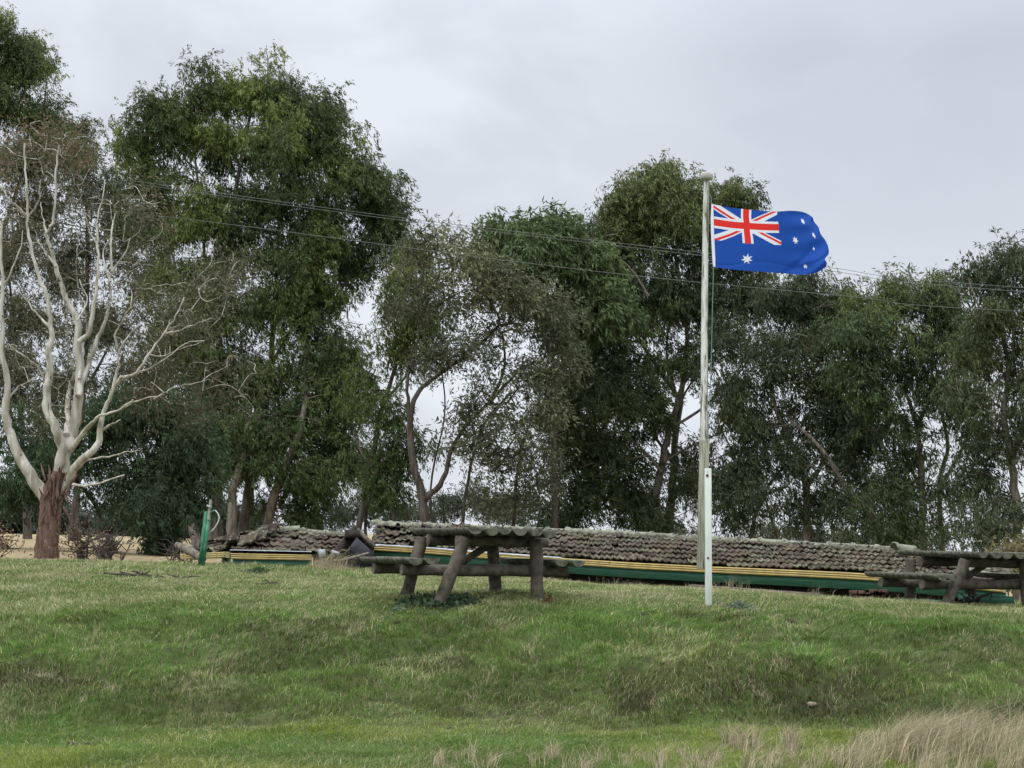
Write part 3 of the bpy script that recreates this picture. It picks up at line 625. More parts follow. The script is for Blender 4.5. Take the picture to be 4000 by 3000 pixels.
# ------------------------------------------------------------------ small shrubs at the pale gum's foot
def bare_shrub(label, px, d, n, h, spreadx, mat_, seed, thick=.03, leaves_=0, cat='shrub'):
    r = np.random.default_rng(seed); b = W(px, 2180, d); b[2] = gz(b[0], b[1]) - .05
    root = empty('bare_shrub', Vector(b), label, cat); mb = MB(); tips = []
    for k in range(n):
        a = r.uniform(-1, 1); top = b + np.array([a * spreadx * r.uniform(.5, 1.2), r.uniform(-.5, .5) * spreadx, h * r.uniform(.5, 1.1)])
        mid = b + (top - b) * .45 + r.normal(0, .12, 3)
        P, R = smooth_path([b + np.array([a * .12, 0, 0]), mid, top], [thick * r.uniform(.6, 1.2), thick * .6, .008], 4)
        mb.tube(P, R, 6)
        for q in range(9):
            s = P[r.integers(3, len(P))]; t = s + np.array([r.normal(0, .25), r.normal(0, .2), r.uniform(-.05, .35)])
            m2 = (s + t) / 2 + r.normal(0, .04, 3); mb.tube([s, m2, t], [.009, .007, .004], 4, cap=False); tips.append(t)
    mb.build('stems', mat_, root)
    if leaves_:
        V, q, c = leaf_mesh(np.array(tips), np.array([.10, .065, .04]), np.array([.15, .1, .06]), leaves_, .06, .04, .08, .3, seed=seed)
        mesh_obj('foliage', V, q, M['leaf'], root, cols=c, smooth=False)
bare_shrub('bare twiggy shrub with brown dead leaves right of the pale gum trunk', 318, 37, 9, .55, .2, M['bark_dark'], 41, .03, 6)
bare_shrub('tangled dark multi-stemmed stump shrub beside the twiggy brown shrub', 430, 36.5, 12, .5, .33, M['bark_dark'], 42, .07)
bare_shrub('small dry bush at the left edge of the tan paddock', -20, 37, 9, .5, .35, M['bark_dark'], 43, .015, 6)
bare_shrub('dead branches sprawling behind the leaning green post', 700, 37, 5, .32, .4, M['bark_dark'], 44, .04)

# ------------------------------------------------------------------ flagpole
M['white_paint'] = mat('white_paint', (.60, .62, .57), .6, col2=(.36, .36, .29), scale=5, stretch=(7, 7, .7), ramp=(.45, .62), third=((.12, .095, .065), 3.6, .52, .58), bump=.4)
M['pole_timber'] = mat('pole_timber', (.34, .34, .26), .75, col2=(.19, .185, .13), scale=6, stretch=(9, 9, .6), ramp=(.42, .62), third=((.12, .1, .07), 3, .6, .68), bump=.5)
M['post_white'] = mat('post_white', (.62, .66, .62), .45, col2=(.48, .52, .44), scale=3, stretch=(3, 3, 1), ramp=(.4, .75), third=((.40, .36, .24), 7, .66, .8))
M['cap'] = mat('cap', (.50, .49, .46), .5, col2=(.36, .35, .31), scale=8, bump=.1)
M['rust'] = mat('rust', (.13, .045, .02), .9, col2=(.05, .02, .012), scale=40)
M['rope'] = mat('rope', (.16, .26, .22), .9)
M['white_cloth'] = mat('white_cloth', (.66, .66, .74), .8)
fd = 21.0
fb = W(2767, 2349, fd); fbz = gz(fb[0], fb[1])
pole = empty('flagpole', (fb[0], fb[1], fbz), 'tall weathered white timber flagpole bolted to a square post', 'flagpole')
mb = MB()
Pp = [W(x, y, fd + .02) for x, y in ((2750, 1722), (2751, 1400), (2754, 1050), (2757, 850), (2760, 700))]
Q, R = smooth_path(Pp, [.044, .041, .037, .035, .033], 6); mb.tube(Q, R, 8); mb.build('pole', M['white_paint'], pole, smooth=False)
mb = MB()   # lower spliced timber: a tapering square length
A0 = W(2752, 1716, fd + .03); A1 = W(2741, 2222, fd + .03)
mb.plank(A0, A1, .095, .105, up=(1, 0, 0)); lt = mb.build('timber_splice', M['pole_timber'], pole, smooth=False)
mb = MB(); B0 = W(2765, 1830, fd - .035); B1 = W(2768, 2372, fd - .035)
mb.plank(B0, B1, .07, .075, up=(1, 0, 0))
bm_ = mb.build('square_post', M['post_white'], pole, smooth=False)
for o_ in (lt, bm_):
    bv = o_.modifiers.new('bevel', 'BEVEL'); bv.width = .006; bv.segments = 2
mb = MB(); c = W(2760, 688, fd + .02)
prof = [(0, .046), (.05, .044), (.066, .037), (.074, .022), (.074, -.022), (.060, -.044), (.030, -.048)]
n = 24; th = np.arange(n) / n * 2 * math.pi
V = np.array([[c[0] + r_ * math.cos(t), c[1] + r_ * math.sin(t), c[2] + z_] for r_, z_ in prof for t in th])
q = np.array([[i * n + j, (i + 1) * n + j, (i + 1) * n + (j + 1) % n, i * n + (j + 1) % n] for i in range(len(prof) - 1) for j in range(n)])
mb.add(V, q); mb.build('finial', M['cap'], pole)
for (x, y, s) in ((2763, 1857, .016), (2766, 2180, .013), (2764, 1842, .006), (2763, 2252, .006)):
    a = W(x, y, fd - .078); mb = MB(); mb.tube([a, a + np.array([0, .012, 0])], s, 10); mb.build('bolt', M['rust'] if s > .01 else M['cap'], pole)
mb = MB()
Q, R = smooth_path([W(2773, 760, fd), W(2779, 800, fd), W(2786, 1043, fd), W(2783, 1200, fd), W(2777, 1450, fd), W(2768, 1640, fd), W(2765, 1800, fd)], [.0045] * 7, 4); mb.tube(Q, R, 5); mb.build('halyard', M['rope'], pole)

# ------------------------------------------------------------------ flag
def catm(P, t):
    P = np.array(P, float); k = np.linspace(0, 1, len(P)); return np.stack([np.interp(t, k, P[:, i]) for i in range(2)], -1)
def curve(P, n=200):
    P3 = np.c_[np.array(P, float), np.zeros(len(P))]; Q, _ = smooth_path(P3, np.ones(len(P)), 20); return Q[:, :2]
def ev(Q, t): k = np.linspace(0, 1, len(Q)); return np.stack([np.interp(t, k, Q[:, 0]), np.interp(t, k, Q[:, 1])], -1)
top = curve([(500, 545), (700, 582), (870, 602), (1040, 618), (1205, 625), (1350, 617), (1470, 628), (1545, 658), (1592, 692)])
bot = curve([(520, 1226), (700, 1250), (870, 1264), (1040, 1277), (1215, 1287), (1370, 1302), (1500, 1306), (1630, 1285), (1735, 1224)])
lef = curve([(500, 545), (503, 700), (508, 850), (512, 1000), (518, 1130), (520, 1226)])
rig = curve([(1592, 692), (1604, 735), (1652, 795), (1674, 865), (1728, 940), (1758, 1015), (1760, 1085), (1722, 1138), (1741, 1178), (1735, 1224)])
nu, nv = 520, 260
u = np.linspace(0, 1, nu + 1); v = np.linspace(0, 1, nv + 1); U, Vv = np.meshgrid(u, v)
Pu0 = ev(top, U); Pu1 = ev(bot, U); Pl = ev(lef, Vv); Pr = ev(rig, Vv)
blend = (1 - Vv)[..., None] * Pu0 + Vv[..., None] * Pu1 + (1 - U)[..., None] * Pl + U[..., None] * Pr - ((1 - U) * (1 - Vv))[..., None] * top[0] - (U * (1 - Vv))[..., None] * top[-1] - ((1 - U) * Vv)[..., None] * bot[0] - (U * Vv)[..., None] * bot[-1]
px = 2600 + blend[..., 0] / 2.765; py = 600 + blend[..., 1] / 2.765
dep = .02 * np.sin(U * 9 + Vv * 3) * U + .05 * np.sin(U * 7.5 - Vv * 2.4 + .6) * sstep(.15, .9, U) + .02 * sstep(.55, 1, U) * np.sin((U * 1.2 + Vv * 1.0) * 9) + .016 * sstep(.5, 1, U) * np.sin(Vv * 14 - U * 7)
dep += .018 * np.exp(-((U - .78 - (.55 - Vv) * .5) / .045) ** 2) * sstep(.25, .6, Vv) + .012 * np.sin(Vv * 24 + U * 11 + 2 * np.sin(U * 6)) * sstep(.35, .9, U) + .006 * np.exp(-((Vv - .86 - .08 * np.cos(U * 8)) / .03) ** 2) * (1 - U)
dep = dep + U * .12
FV = np.array([W(a, b, fd + c_) for a, b, c_ in zip(px.ravel(), py.ravel(), dep.ravel())])
Uc = U.ravel(); Vc = Vv.ravel()
BL = np.array([.016, .075, .36]); RD = np.array([.72, .035, .03]); WH = np.array([.74, .77, .82])
col = np.tile(BL, (Uc.size, 1))
# union canton: x 0..1 by y 0..1 of the upper hoist quarter, measured in 60 x 30 units
X = Uc / .5 * 60; Y = Vc / .5 * 30; inc = (X <= 60) & (Y <= 30)
def dline(x0, y0, x1, y1): # signed distance from a line
    L_ = math.hypot(x1 - x0, y1 - y0); return ((x1 - x0) * (Y - y0) - (y1 - y0) * (X - x0)) / L_
d1 = dline(0, 0, 60, 30); d2 = dline(0, 30, 60, 0)
col[inc & ((np.abs(d1) < 3) | (np.abs(d2) < 3))] = WH
lft = X < 30
r1 = inc & np.where(lft, (d1 > 0) & (d1 < 2), (d1 < 0) & (d1 > -2))
r2 = inc & np.where(lft, (d2 > 0) & (d2 < 2), (d2 < 0) & (d2 > -2))
col[r1 | r2] = RD
col[inc & ((np.abs(X - 30) < 5) | (np.abs(Y - 15) < 5))] = WH
col[inc & ((np.abs(X - 30) < 3) | (np.abs(Y - 15) < 3))] = RD
def star(cu, cv, ro, npt, rin):
    dx = (Uc - cu) * 2; dy = -(Vc - cv); rr = np.hypot(dx, dy); a = np.arctan2(dx, dy) % (2 * math.pi / npt); a = np.abs(a - math.pi / npt); h = math.pi / npt
    # edge between outer tip (angle 0) and inner notch (angle h)
    a2 = h - a; ri = ro * rin
    x0, y0, x1, y1 = ro, 0, ri * math.cos(h), ri * math.sin(h)
    cx, cy = rr * np.cos(a2), rr * np.sin(a2)
    ins = ((x1 - x0) * (cy - y0) - (y1 - y0) * (cx - x0)) > 0
    col[ins & (rr < ro)] = WH
star(.25, .75, .095, 7, .45); star(.75, .833, .054, 7, .45); star(.625, .4375, .056, 7, .45); star(.75, .167, .054, 7, .45); star(.861, .355, .054, 7, .45); star(.8, .5417, .032, 5, .42)
q = (np.arange(nv)[:, None] * (nu + 1) + np.arange(nu)[None]).ravel()
fq = np.stack([q, q + nu + 1, q + nu + 2, q + 1], 1)
flag = empty('flag', Vector(W(2777, 797, fd)), 'blue flag with a union canton and white stars, streaming right from the white pole', 'flag')
mfl = mat('flag_cloth', (0, 0, 0), .75, attr=True, bump=.06, bscale=60, spec=.15)
_t = mfl.node_tree; _b = _t.nodes['Principled BSDF']; _tr = _t.nodes.new('ShaderNodeBsdfTranslucent'); _m = _t.nodes.new('ShaderNodeMixShader'); _m.inputs[0].default_value = .35
_t.links.new(_b.inputs['Base Color'].links[0].from_socket, _tr.inputs[0]); _t.links.new(_b.outputs[0], _m.inputs[1]); _t.links.new(_tr.outputs[0], _m.inputs[2]); _t.links.new(_m.outputs[0], _t.nodes['Material Output'].inputs[0])
mesh_obj('cloth', FV, fq, mfl, flag, cols=col)
hv = []; 
for (a, b), e_ in (((497, 541), (500, 545)), ((490, 700), (503, 700)), ((492, 850), (508, 850)), ((500, 1000), (514, 1000)), ((507, 1130), (521, 1130)), ((514, 1215), (522, 1226))):
    hv.append(W(2600 + (a - 3) / 2.765, 600 + b / 2.765, fd - .004)); hv.append(W(2600 + (e_[0] + 16) / 2.765, 600 + e_[1] / 2.765, fd - .006))
mesh_obj('hoist_sleeve', np.array(hv), np.array([[2 * i, 2 * i + 1, 2 * i + 3, 2 * i + 2] for i in range(5)]), M['white_cloth'], flag)

# ------------------------------------------------------------------ log picnic tables
M['log'] = mat('log', (.125, .108, .083), .9, col2=(.045, .038, .028), scale=4, stretch=(3, 3, 3), bump=.7, bscale=22, ramp=(.35, .7), third=((.11, .11, .06), 3.5, .55, .72))
M['log_top'] = mat('log_top', (.135, .13, .10), .9, col2=(.045, .045, .032), scale=7, stretch=(2, 2, 2), bump=.5, bscale=20, third=((.10, .115, .06), 4, .5, .68))
M['log_split'] = mat('log_split', (.03, .022, .015), .95)
def log_tube(mb, a, b, r, n=14, k=9, lump=.025):
    a = np.array(a, float); b = np.array(b, float); t = np.linspace(0, 1, k)[:, None]; P = a + (b - a) * t
    P[1:-1] += rng.normal(0, r * .05, P[1:-1].shape)
    mb.tube(P, r * (1 + rng.normal(0, .025, k)), n, lump=lump)
def half_log(mb, a, b, r, n=9, up=(0, 0, 1), k=8):
    """half round log, flat side up"""
    a = np.array(a, float); b = np.array(b, float); d = (b - a) / np.linalg.norm(b - a); side = np.cross(d, up); side /= np.linalg.norm(side); u_ = np.cross(side, d)
    th = np.linspace(0, math.pi, n); V = []
    for i in range(k):
        c = a + (b - a) * i / (k - 1); rr = r * (1 + rng.normal(0, .025)); dz = rng.normal(0, .004)
        for t in th: V.append(c + side * rr * math.cos(t) * -1 + u_ * (-rr * math.sin(t) * .88 + dz) )
    V = np.array(V); q = []
    for i in range(k - 1):
        for j in range(n): q.append([i * n + j, i * n + (j + 1) % n, (i + 1) * n + (j + 1) % n, (i + 1) * n + j])
    mb.add(V, np.array(q)); mb.add(V[:n], np.arange(n)[::-1][None]); mb.add(V[-n:], np.arange(n)[None])
def picnic(label, px, py, d, ang, near_legs, far_legs, tilt, top_z=.785, LL=1.2, over=.33, zoff=(0, 0, 0, 0), topx=0.0):
    b = W(px, py, d); gzz = gz(b[0], b[1])
    root = empty('picnic_table', (b[0], b[1], b[2]), label, 'picnic table', 'log picnic tables on the crest', rot=(0, tilt, ang))
    R_ = root.matrix_basis
    def lz(x, y):   # ground height in local coordinates
        ca, sa = math.cos(ang), math.sin(ang); return gz(b[0] + ca * x - sa * y, b[1] + sa * x + ca * y) - b[2] + math.tan(tilt) * x * 1.0
    H = top_z - .08
    for yy, legs in ((0, near_legs), (LL, far_legs)):
        for (bx, tx) in legs:
            mb = MB(); log_tube(mb, (bx, yy, lz(bx, yy) - .08), (tx, yy + .0, H - .03), .074); mb.build('leg', M['log'], root, world=False)
        mb = MB(); yo = yy + (.135 if yy == 0 else -.135)
        log_tube(mb, (-.50 + topx, yo, H - .062), (.62 + topx, yo, H - .062), .062); mb.build('bearer', M['log'], root, world=False)
        mb = MB(); yo = yy + (.115 if yy == 0 else -.115)
        log_tube(mb, (-1.02, yo, .31), (1.02, yo, .31), .063, k=12); mb.build('seat_support', M['log'], root, world=False)
    mb = MB(); log_tube(mb, (-.33, .34, .33), (.20, .50, H - .10), .042, n=10); mb.build('brace', M['log'], root, world=False)
    tp = MB(); wd = .178
    for k in range(6):
        x = (k - 2.5) * wd + topx; o1, o2 = rng.uniform(-.04, .04, 2)
        half_log(tp, (x, -over + o1, top_z + rng.normal(0, .004)), (x, LL + over + o2, top_z + rng.normal(0, .004)), .087)
    tp.build('tabletop', M['log_top'], root, world=False, smooth=False)
    for s in (-1, 1):
        mb = MB()
        for k in range(2):
            x = s * (.80 + .175 * k); o1, o2 = rng.uniform(-.05, .05, 2)
            half_log(mb, (x, -over + .08 + o1, .445), (x, LL + over - .05 + o2, .445), .084)
        mb.build('seat', M['log_top'], root, world=False, smooth=False)
    # long drying cracks in the near legs
    return root
picnic('log picnic table left of the flagpole, weeds growing under it', 1912, 2338, 21.0, math.radians(23), ((-.655, -.30), (.60, .56)), ((-.60, -.38), (.58, .52)), math.radians(1.0), topx=.14)
picnic('log picnic table at the right edge, partly cut off by the picture', 3885, 2379, 24.0, math.radians(21), ((-.78, -.44), (.52, .46)), ((-.50, -.48), (.57, .30)), math.radians(.8), top_z=.73, topx=.08)

# ------------------------------------------------------------------ fallen building: roof sections, gutters, boards
M['tile'] = mat('tile', (.075, .052, .042), .9, attr=True, col2=(.13, .125, .095), scale=9, ramp=(.54, .64), bump=.7, bscale=30, detail=8, third=((.28, .31, .20), 14, .61, .67), spec=.08)
M['ridge'] = mat('ridge', (.11, .105, .08), .9, col2=(.22, .23, .17), scale=9, ramp=(.42, .58), bump=.6, bscale=30, third=((.07, .05, .04), 5, .58, .68))
M['yellow'] = mat('yellow', (.47, .355, .135), .6, col2=(.36, .27, .11), scale=6, third=((.16, .10, .04), 5, .62, .70))
M['yellow_old'] = mat('yellow_old', (.50, .40, .15), .7, col2=(.34, .29, .14), scale=6, third=((.12, .09, .05), 9, .60, .66))
M['green'] = mat('green', (.062, .19, .125), .6, col2=(.09, .235, .165), scale=4, stretch=(1, 1, 6), third=((.018, .05, .035), 8, .62, .72), bump=.2)
M['tin'] = mat('tin', (.42, .45, .47), .5, col2=(.3, .32, .33), scale=5)
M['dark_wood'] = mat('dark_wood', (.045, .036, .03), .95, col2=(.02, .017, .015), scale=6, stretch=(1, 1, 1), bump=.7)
M['old_wood'] = mat('old_wood', (.15, .125, .10), .9, col2=(.08, .065, .05), scale=8, bump=.5)
M['brick'] = mat('brick', (.11, .06, .04), .95, col2=(.06, .035, .025), scale=9, bump=.6)
M['gap_shade'] = mat('gap_shade', (.02, .02, .022), .7, col2=(.035, .033, .035), scale=5)  # near-black colour for the shade inside the roof gap

bld = empty('collapsed_building', Vector((0.5, 32, gz(.5, 32))), 'collapsed building lying behind the crest, tiled roof with yellow gutters and green boards', 'building')
def tile_field(mb, EL, ER, RL, RR, rows, tw=.235, clip=None, jit=.012, seed=0, lift=0.0, miss=0.0):
    """wavy concrete tiles laid in courses between the eave line EL-ER and the ridge line RL-RR"""
    r = np.random.default_rng(seed)
    EL, ER, RL, RR = [np.array(p, float) for p in (EL, ER, RL, RR)]
    Lx = np.linalg.norm(ER - EL); nt_ = max(1, int(Lx / tw)); ex = (ER - EL) / Lx
    nrm = np.cross(ER - EL, RL - EL); nrm /= np.linalg.norm(nrm)
    if nrm[2] < 0: nrm = -nrm
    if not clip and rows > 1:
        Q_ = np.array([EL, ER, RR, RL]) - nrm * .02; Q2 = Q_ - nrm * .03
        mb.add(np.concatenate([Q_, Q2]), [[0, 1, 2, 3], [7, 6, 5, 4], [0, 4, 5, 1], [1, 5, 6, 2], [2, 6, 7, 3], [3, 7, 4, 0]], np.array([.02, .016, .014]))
    for k in range(rows):
        for j in range(-1, nt_ + 1):
            if r.random() < miss: continue
            s0 = (j + (.5 if k % 2 else 0)) / nt_; s1 = s0 + 1.0 / nt_
            t0 = k / rows - .012; t1 = (k + 1) / rows + .25 / rows
            if clip and not clip((s0 + s1) / 2, (k + .5) / rows): continue
            s0c, s1c = max(0, s0), min(1, s1)
            if s1c - s0c < .3 / nt_: continue
            n = 13; V = []; C_ = []
            dz = r.normal(0, jit, 4); da = r.normal(0, jit)
            dark = np.array([.054, .038, .029]) * r.uniform(.55, 1.4) * np.array([1, r.uniform(.95, 1.1), r.uniform(.9, 1.1)])
            lich = np.array([.36, .40, .26]) if r.random() < .65 else np.array([.26, .25, .17])
            la = .75 * r.random() ** 1.3; tl_ = t0 + (t1 - t0) * r.uniform(.10, .3)
            for ti, t in enumerate((t0, tl_, tl_ + (t1 - t0) * .1, t1)):
                for i in range(n):
                    a = i / (n - 1); s = s0c + (s1c - s0c) * a
                    p = EL * (1 - s) * (1 - t) + ER * s * (1 - t) + RL * (1 - s) * t + RR * s * t
                    # wave: two rolls a tile
                    cw = .5 + .5 * math.cos(a * 4 * math.pi); wv = .027 * cw ** .8
                    tt = (t - t0) / (t1 - t0)
                    h = wv + .046 * (1 - tt) + dz[0] + (dz[1] * (a - .5) * 2) + dz[2] * (1 - tt) + lift
                    V.append(p + nrm * h + ex * da)
                    k_ = la * (1.0 if ti == 0 else .6 if ti == 1 else .05) * r.uniform(.0, 1.1)
                    C_.append(dark * (1 - k_) + lich * k_)
            V = np.array(V); Vb = V.copy(); Vb[:n] -= nrm * .032; Vb[n:] -= nrm * .02
            A = np.concatenate([V, Vb]); q = []; h4 = 4 * n; CC = np.concatenate([np.array(C_), np.tile(dark * .9, (4 * n, 1))])
            for i in range(n - 1):
                for m_ in range(3): q.append([m_ * n + i, m_ * n + i + 1, (m_ + 1) * n + i + 1, (m_ + 1) * n + i])
                q.append([h4 + i + 1, h4 + i, h4 + 3 * n + i, h4 + 3 * n + i + 1]); q.append([i + 1, i, h4 + i, h4 + i + 1])
            for m_ in range(3):
                q.append([m_ * n, (m_ + 1) * n, h4 + (m_ + 1) * n, h4 + m_ * n]); q.append([(m_ + 1) * n - 1, h4 + (m_ + 1) * n - 1, h4 + (m_ + 2) * n - 1, (m_ + 2) * n - 1])
            mb.add(A, np.array(q), CC)
def ridge_caps(mb, P, seed=0, r=.095, ln=.42):
    rr = np.random.default_rng(seed); P = np.array(P, float)
    seg = np.linalg.norm(np.diff(P, axis=0), axis=1); cs = np.r_[0, np.cumsum(seg)]; n = max(1, int(cs[-1] / ln))
    at = lambda s: np.array([np.interp(s, cs, P[:, i]) for i in range(3)])
    for k in range(n):
        a = at(cs[-1] * k / n - (.03 if k else 0)); b = at(cs[-1] * (k + 1) / n); d = (b - a); d /= np.linalg.norm(d)
        side = np.cross(d, (0, 0, 1)); side /= np.linalg.norm(side); up = np.cross(side, d)
        off = rr.normal(0, .006, 3); th = np.linspace(-.25, math.pi + .25, 10); V = []
        for ri, c in ((r * 1.0, a), (r * .97, a + d * .05), (r * .9, a + d * .06), (r * .88, b)):
            for t in th: V.append(c + off + side * ri * math.cos(t) + up * ri * (.75 * math.sin(t)) + up * rr.normal(0, .002) + up * (.014 if c is a or ri > r * .92 else 0))
        V = np.array(V); m = 10; V2 = V - up * .018; A = np.concatenate([V, V2]); q = []
        for i in range(3):
            for j in range(m - 1): q.append([i * m + j, i * m + j + 1, (i + 1) * m + j + 1, (i + 1) * m + j])
        o_ = 4 * m
        for j in range(m - 1): q.append([j + 1, j, o_ + j, o_ + j + 1])
        mb.add(A, np.array(q))
def strip(mb, P, prof):
    """sweep a profile (toward viewer, down) along the polyline P"""
    P = np.array(P, float); V = []
    for i, p in enumerate(P):
        d = P[min(i + 1, len(P) - 1)] - P[max(i - 1, 0)]; d[2] = 0; d /= np.linalg.norm(d); out_ = np.array([d[1], -d[0], 0])
        for a, z in prof: V.append(p + out_ * a + np.array([0, 0, z]))
    m = len(prof); q = []
    for i in range(len(P) - 1):
        for j in range(m): q.append([i * m + j, i * m + (j + 1) % m, (i + 1) * m + (j + 1) % m, (i + 1) * m + j])
    V = np.array(V); mb.add(V, np.array(q)); mb.add(V[:m], np.arange(m)[::-1][None]); mb.add(V[-m:], np.arange(m)[None])
GUT = [(0, 0), (.085, .0), (.09, -.004), (.09, -.022), (.078, -.026), (.078, -.032), (.088, -.038), (.088, -.056), (.076, -.06), (.076, -.066), (.084, -.072), (.08, -.092), (.06, -.105), (0, -.105)]
# main section
ed = lambda x: 34 + (x - 1446) / (3927 - 1446) * (27.2 - 34)
EV = [(1446, 2128), (1700, 2143), (1892, 2159), (2200, 2181), (2500, 2200), (2767, 2213), (3050, 2225), (3300, 2236), (3600, 2254), (3927, 2288)]
ep = [W(x, y, ed(x)) for x, y in EV]
rd = lambda x: ed(x) + 1.7
RG = [(1454, 2050), (1620, 2055), (1800, 2064), (2000, 2070), (2200, 2080), (2500, 2094), (2767, 2110), (3000, 2122), (3250, 2138), (3518, 2154)]
rp = [W(x, y, rd(x) + .1) for x, y in RG]
lerpP = lambda P, s: np.array([np.interp(s, np.linspace(0, 1, len(P)), np.array(P)[:, i]) for i in range(3)])
mb = MB(); nseg = 9
EVx = np.array([p[0] for p in ep]); RGx = np.array([p[0] for p in rp])
epA = np.array(ep); rpA = np.array(rp)
def E_at(x): return np.array([x, np.interp(x, epA[:, 0], epA[:, 1]), np.interp(x, epA[:, 0], epA[:, 2])])
def R_at(x):
    k = (rpA[-1] - rpA[-4]) / (rpA[-1][0] - rpA[-4][0])
    if x > rpA[-1][0]: return rpA[-1] + k * (x - rpA[-1][0])
    return np.array([x, np.interp(x, rpA[:, 0], rpA[:, 1]), np.interp(x, rpA[:, 0], rpA[:, 2])])
x0, x1 = ep[0][0], ep[-1][0]; nseg = 10; shift = .35
hx = rpA[-1][0]
for k in range(nseg):
    a = x0 + (x1 - x0) * k / nseg; b = x0 + (x1 - x0) * (k + 1) / nseg
    EL, ER, RL, RR = E_at(a), E_at(b), R_at(a + .05), R_at(b + .05)
    cl = None
    if b > hx - .2:
        cl = lambda s, t, a=a, b=b: (a + (b - a) * s) < hx + (x1 - hx) * (1 - t) - .05
    lf = np.array([0, 0, .012])
    tile_field(mb, EL + lf, ER + lf, RL, RR, 6, seed=100 + k, clip=cl, jit=.006 if k > 1 else .02)
# back slope
for k in range(nseg - 1):
    a = x0 + (x1 - x0) * k / nseg; b = x0 + (x1 - x0) * (k + 1) / nseg
    bk = np.array([.25, 1.7, -.5]); tile_field(mb, E_at(a) * 0 + R_at(a) + bk, R_at(b) + bk, R_at(a), R_at(b), 5, seed=140 + k)
# hip end
HE = rpA[-1]; bkc = E_at(x1) + np.array([.9, 3.2, .12])
tile_field(mb, E_at(x1), bkc, HE, HE + np.array([.02, .02, 0]), 6, seed=160)
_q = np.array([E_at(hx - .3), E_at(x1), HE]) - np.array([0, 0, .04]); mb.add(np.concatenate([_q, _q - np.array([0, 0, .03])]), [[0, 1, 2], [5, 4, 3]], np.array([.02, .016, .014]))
rf = mb.build('roof', M['tile'], bld, smooth=False)
mb = MB(); ridge_caps(mb, rpA + np.array([0, 0, .01]), 1); ridge_caps(mb, [HE, E_at(x1) + np.array([0, 0, .05])], 2)
for o_ in range(5):   # loose caps heaped at the broken left end
    a = W(1470 + 55 * o_, 2045 + 5 * o_ + rng.normal(0, 3), 35.3 + rng.normal(0, .1)); ridge_caps(mb, [a, a + np.array([.42, rng.normal(0, .15), rng.normal(-.02, .05)])], 50 + o_)
a = W(3490, 2143, 29.5); ridge_caps(mb, [a, a + np.array([.35, .1, -.04])], 70, r=.12)
rc = mb.build('ridge_cap', M['ridge'], None, smooth=False); rc.parent = rf; rc.matrix_parent_inverse.identity(); rc.location = -Vector(bld.location)
def sub(o_, par): o_.parent = par; o_.location = Vector(o_.location) - Vector(bld.location)
mb = MB(); strip(mb, [p + np.array([0, -.02, .004]) for p in ep], GUT); mb.build('gutter', M['yellow'], bld, smooth=False)
mb = MB(); strip(mb, [p + np.array([0, -.02, .004]) for p in ep[:4]], [(-.01, .02), (.085, .012), (.095, .002), (.094, -.001), (0, .003)]); mb.build('flashing', M['tin'], bld, smooth=False)
mb = MB(); FA = [(-.02, -.0), (.0, -.0), (.0, -.14), (.008, -.143), (.008, -.150), (0, -.153), (0, -.24), (-.02, -.24)]
strip(mb, [p + np.array([0, -.012, -.012]) for p in ep], FA); mb.build('fascia_board', M['green'], bld, smooth=False)
mb = MB()   # dark sheet behind the boards, standing in for shade in the hollow eave
strip(mb, [p + np.array([0, .35, -.05]) for p in ep[1:]], [(-.05, 0), (0, 0), (0, -.9), (-.05, -.9)]); mb.build('eave_shade_sheet', M['dark_wood'], bld, smooth=False)
# left section
ld = 32.6
c0 = W(722, 2170, 35.2); c1 = W(905, 2153, ld); c2 = W(1218, 2160, ld + .1); c3 = W(1365, 2168, ld + .2)
r0 = W(1092, 2068, ld + 2.0); r1 = W(1372, 2093, ld + 1.9)
mb = MB()
tile_field(mb, c1, c3, W(905, 2058, ld + 2.0), r1, 5, seed=200, clip=lambda s, t: s > t * .40 - .02, jit=.012)
tile_field(mb, c0 + np.array([0, 0, .02]), c1 + np.array([0, 0, .02]), r0, r0 + np.array([.03, 0, 0]), 6, seed=210, jit=.03)
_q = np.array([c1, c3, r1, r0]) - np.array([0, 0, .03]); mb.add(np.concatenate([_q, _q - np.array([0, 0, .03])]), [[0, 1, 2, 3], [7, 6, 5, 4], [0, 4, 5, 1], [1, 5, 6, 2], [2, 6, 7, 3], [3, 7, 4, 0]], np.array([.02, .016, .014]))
lr = mb.build('roof', M['tile'], bld, smooth=False)
mb = MB(); ridge_caps(mb, [r0, r1], 5, r=.085); ridge_caps(mb, [c1 + np.array([.35, .7, .13]), r0], 6, r=.075)
a = W(1092, 2072, ld + 1.8); ridge_caps(mb, [a, a + np.array([.36, .1, .03])], 7, r=.10); a = W(1165, 2082, ld + 1.9); ridge_caps(mb, [a, a + np.array([.3, -.1, -.04])], 8, r=.09)
rc = mb.build('ridge_cap', M['ridge'], None, smooth=False); rc.parent = lr; rc.location = -Vector(bld.location)
mb = MB()   # tiles slid loose over the hip
for (x, y, rz, sz) in ((975, 2137, .3, .36), (1012, 2122, .3, .36), (1052, 2102, .35, .34)):
    c = W(x, y, ld + (2150 - y) / 40); T = MB()
    tl = c + np.array([-.16, -.1, -.03]); tile_field(mb, tl, tl + np.array([.33 * math.cos(rz), -.12, .33 * math.sin(rz)]), tl + np.array([-.02, .34, .16]), tl + np.array([.33, .3, .30]), 1, tw=.3, seed=int(x))
mb.build('loose_tiles', M['tile'], bld, smooth=False)
mb = MB(); strip(mb, [c1 + np.array([.0, -.03, -.035]), c2 + np.array([0, -.03, -.03])], GUT); mb.build('gutter', M['yellow'], bld, smooth=False)
mb = MB(); strip(mb, [c0 + np.array([0, -.02, .03]), c1 + np.array([-.03, -.02, -.01])], GUT); mb.build('gutter', M['yellow_old'], bld, smooth=False)
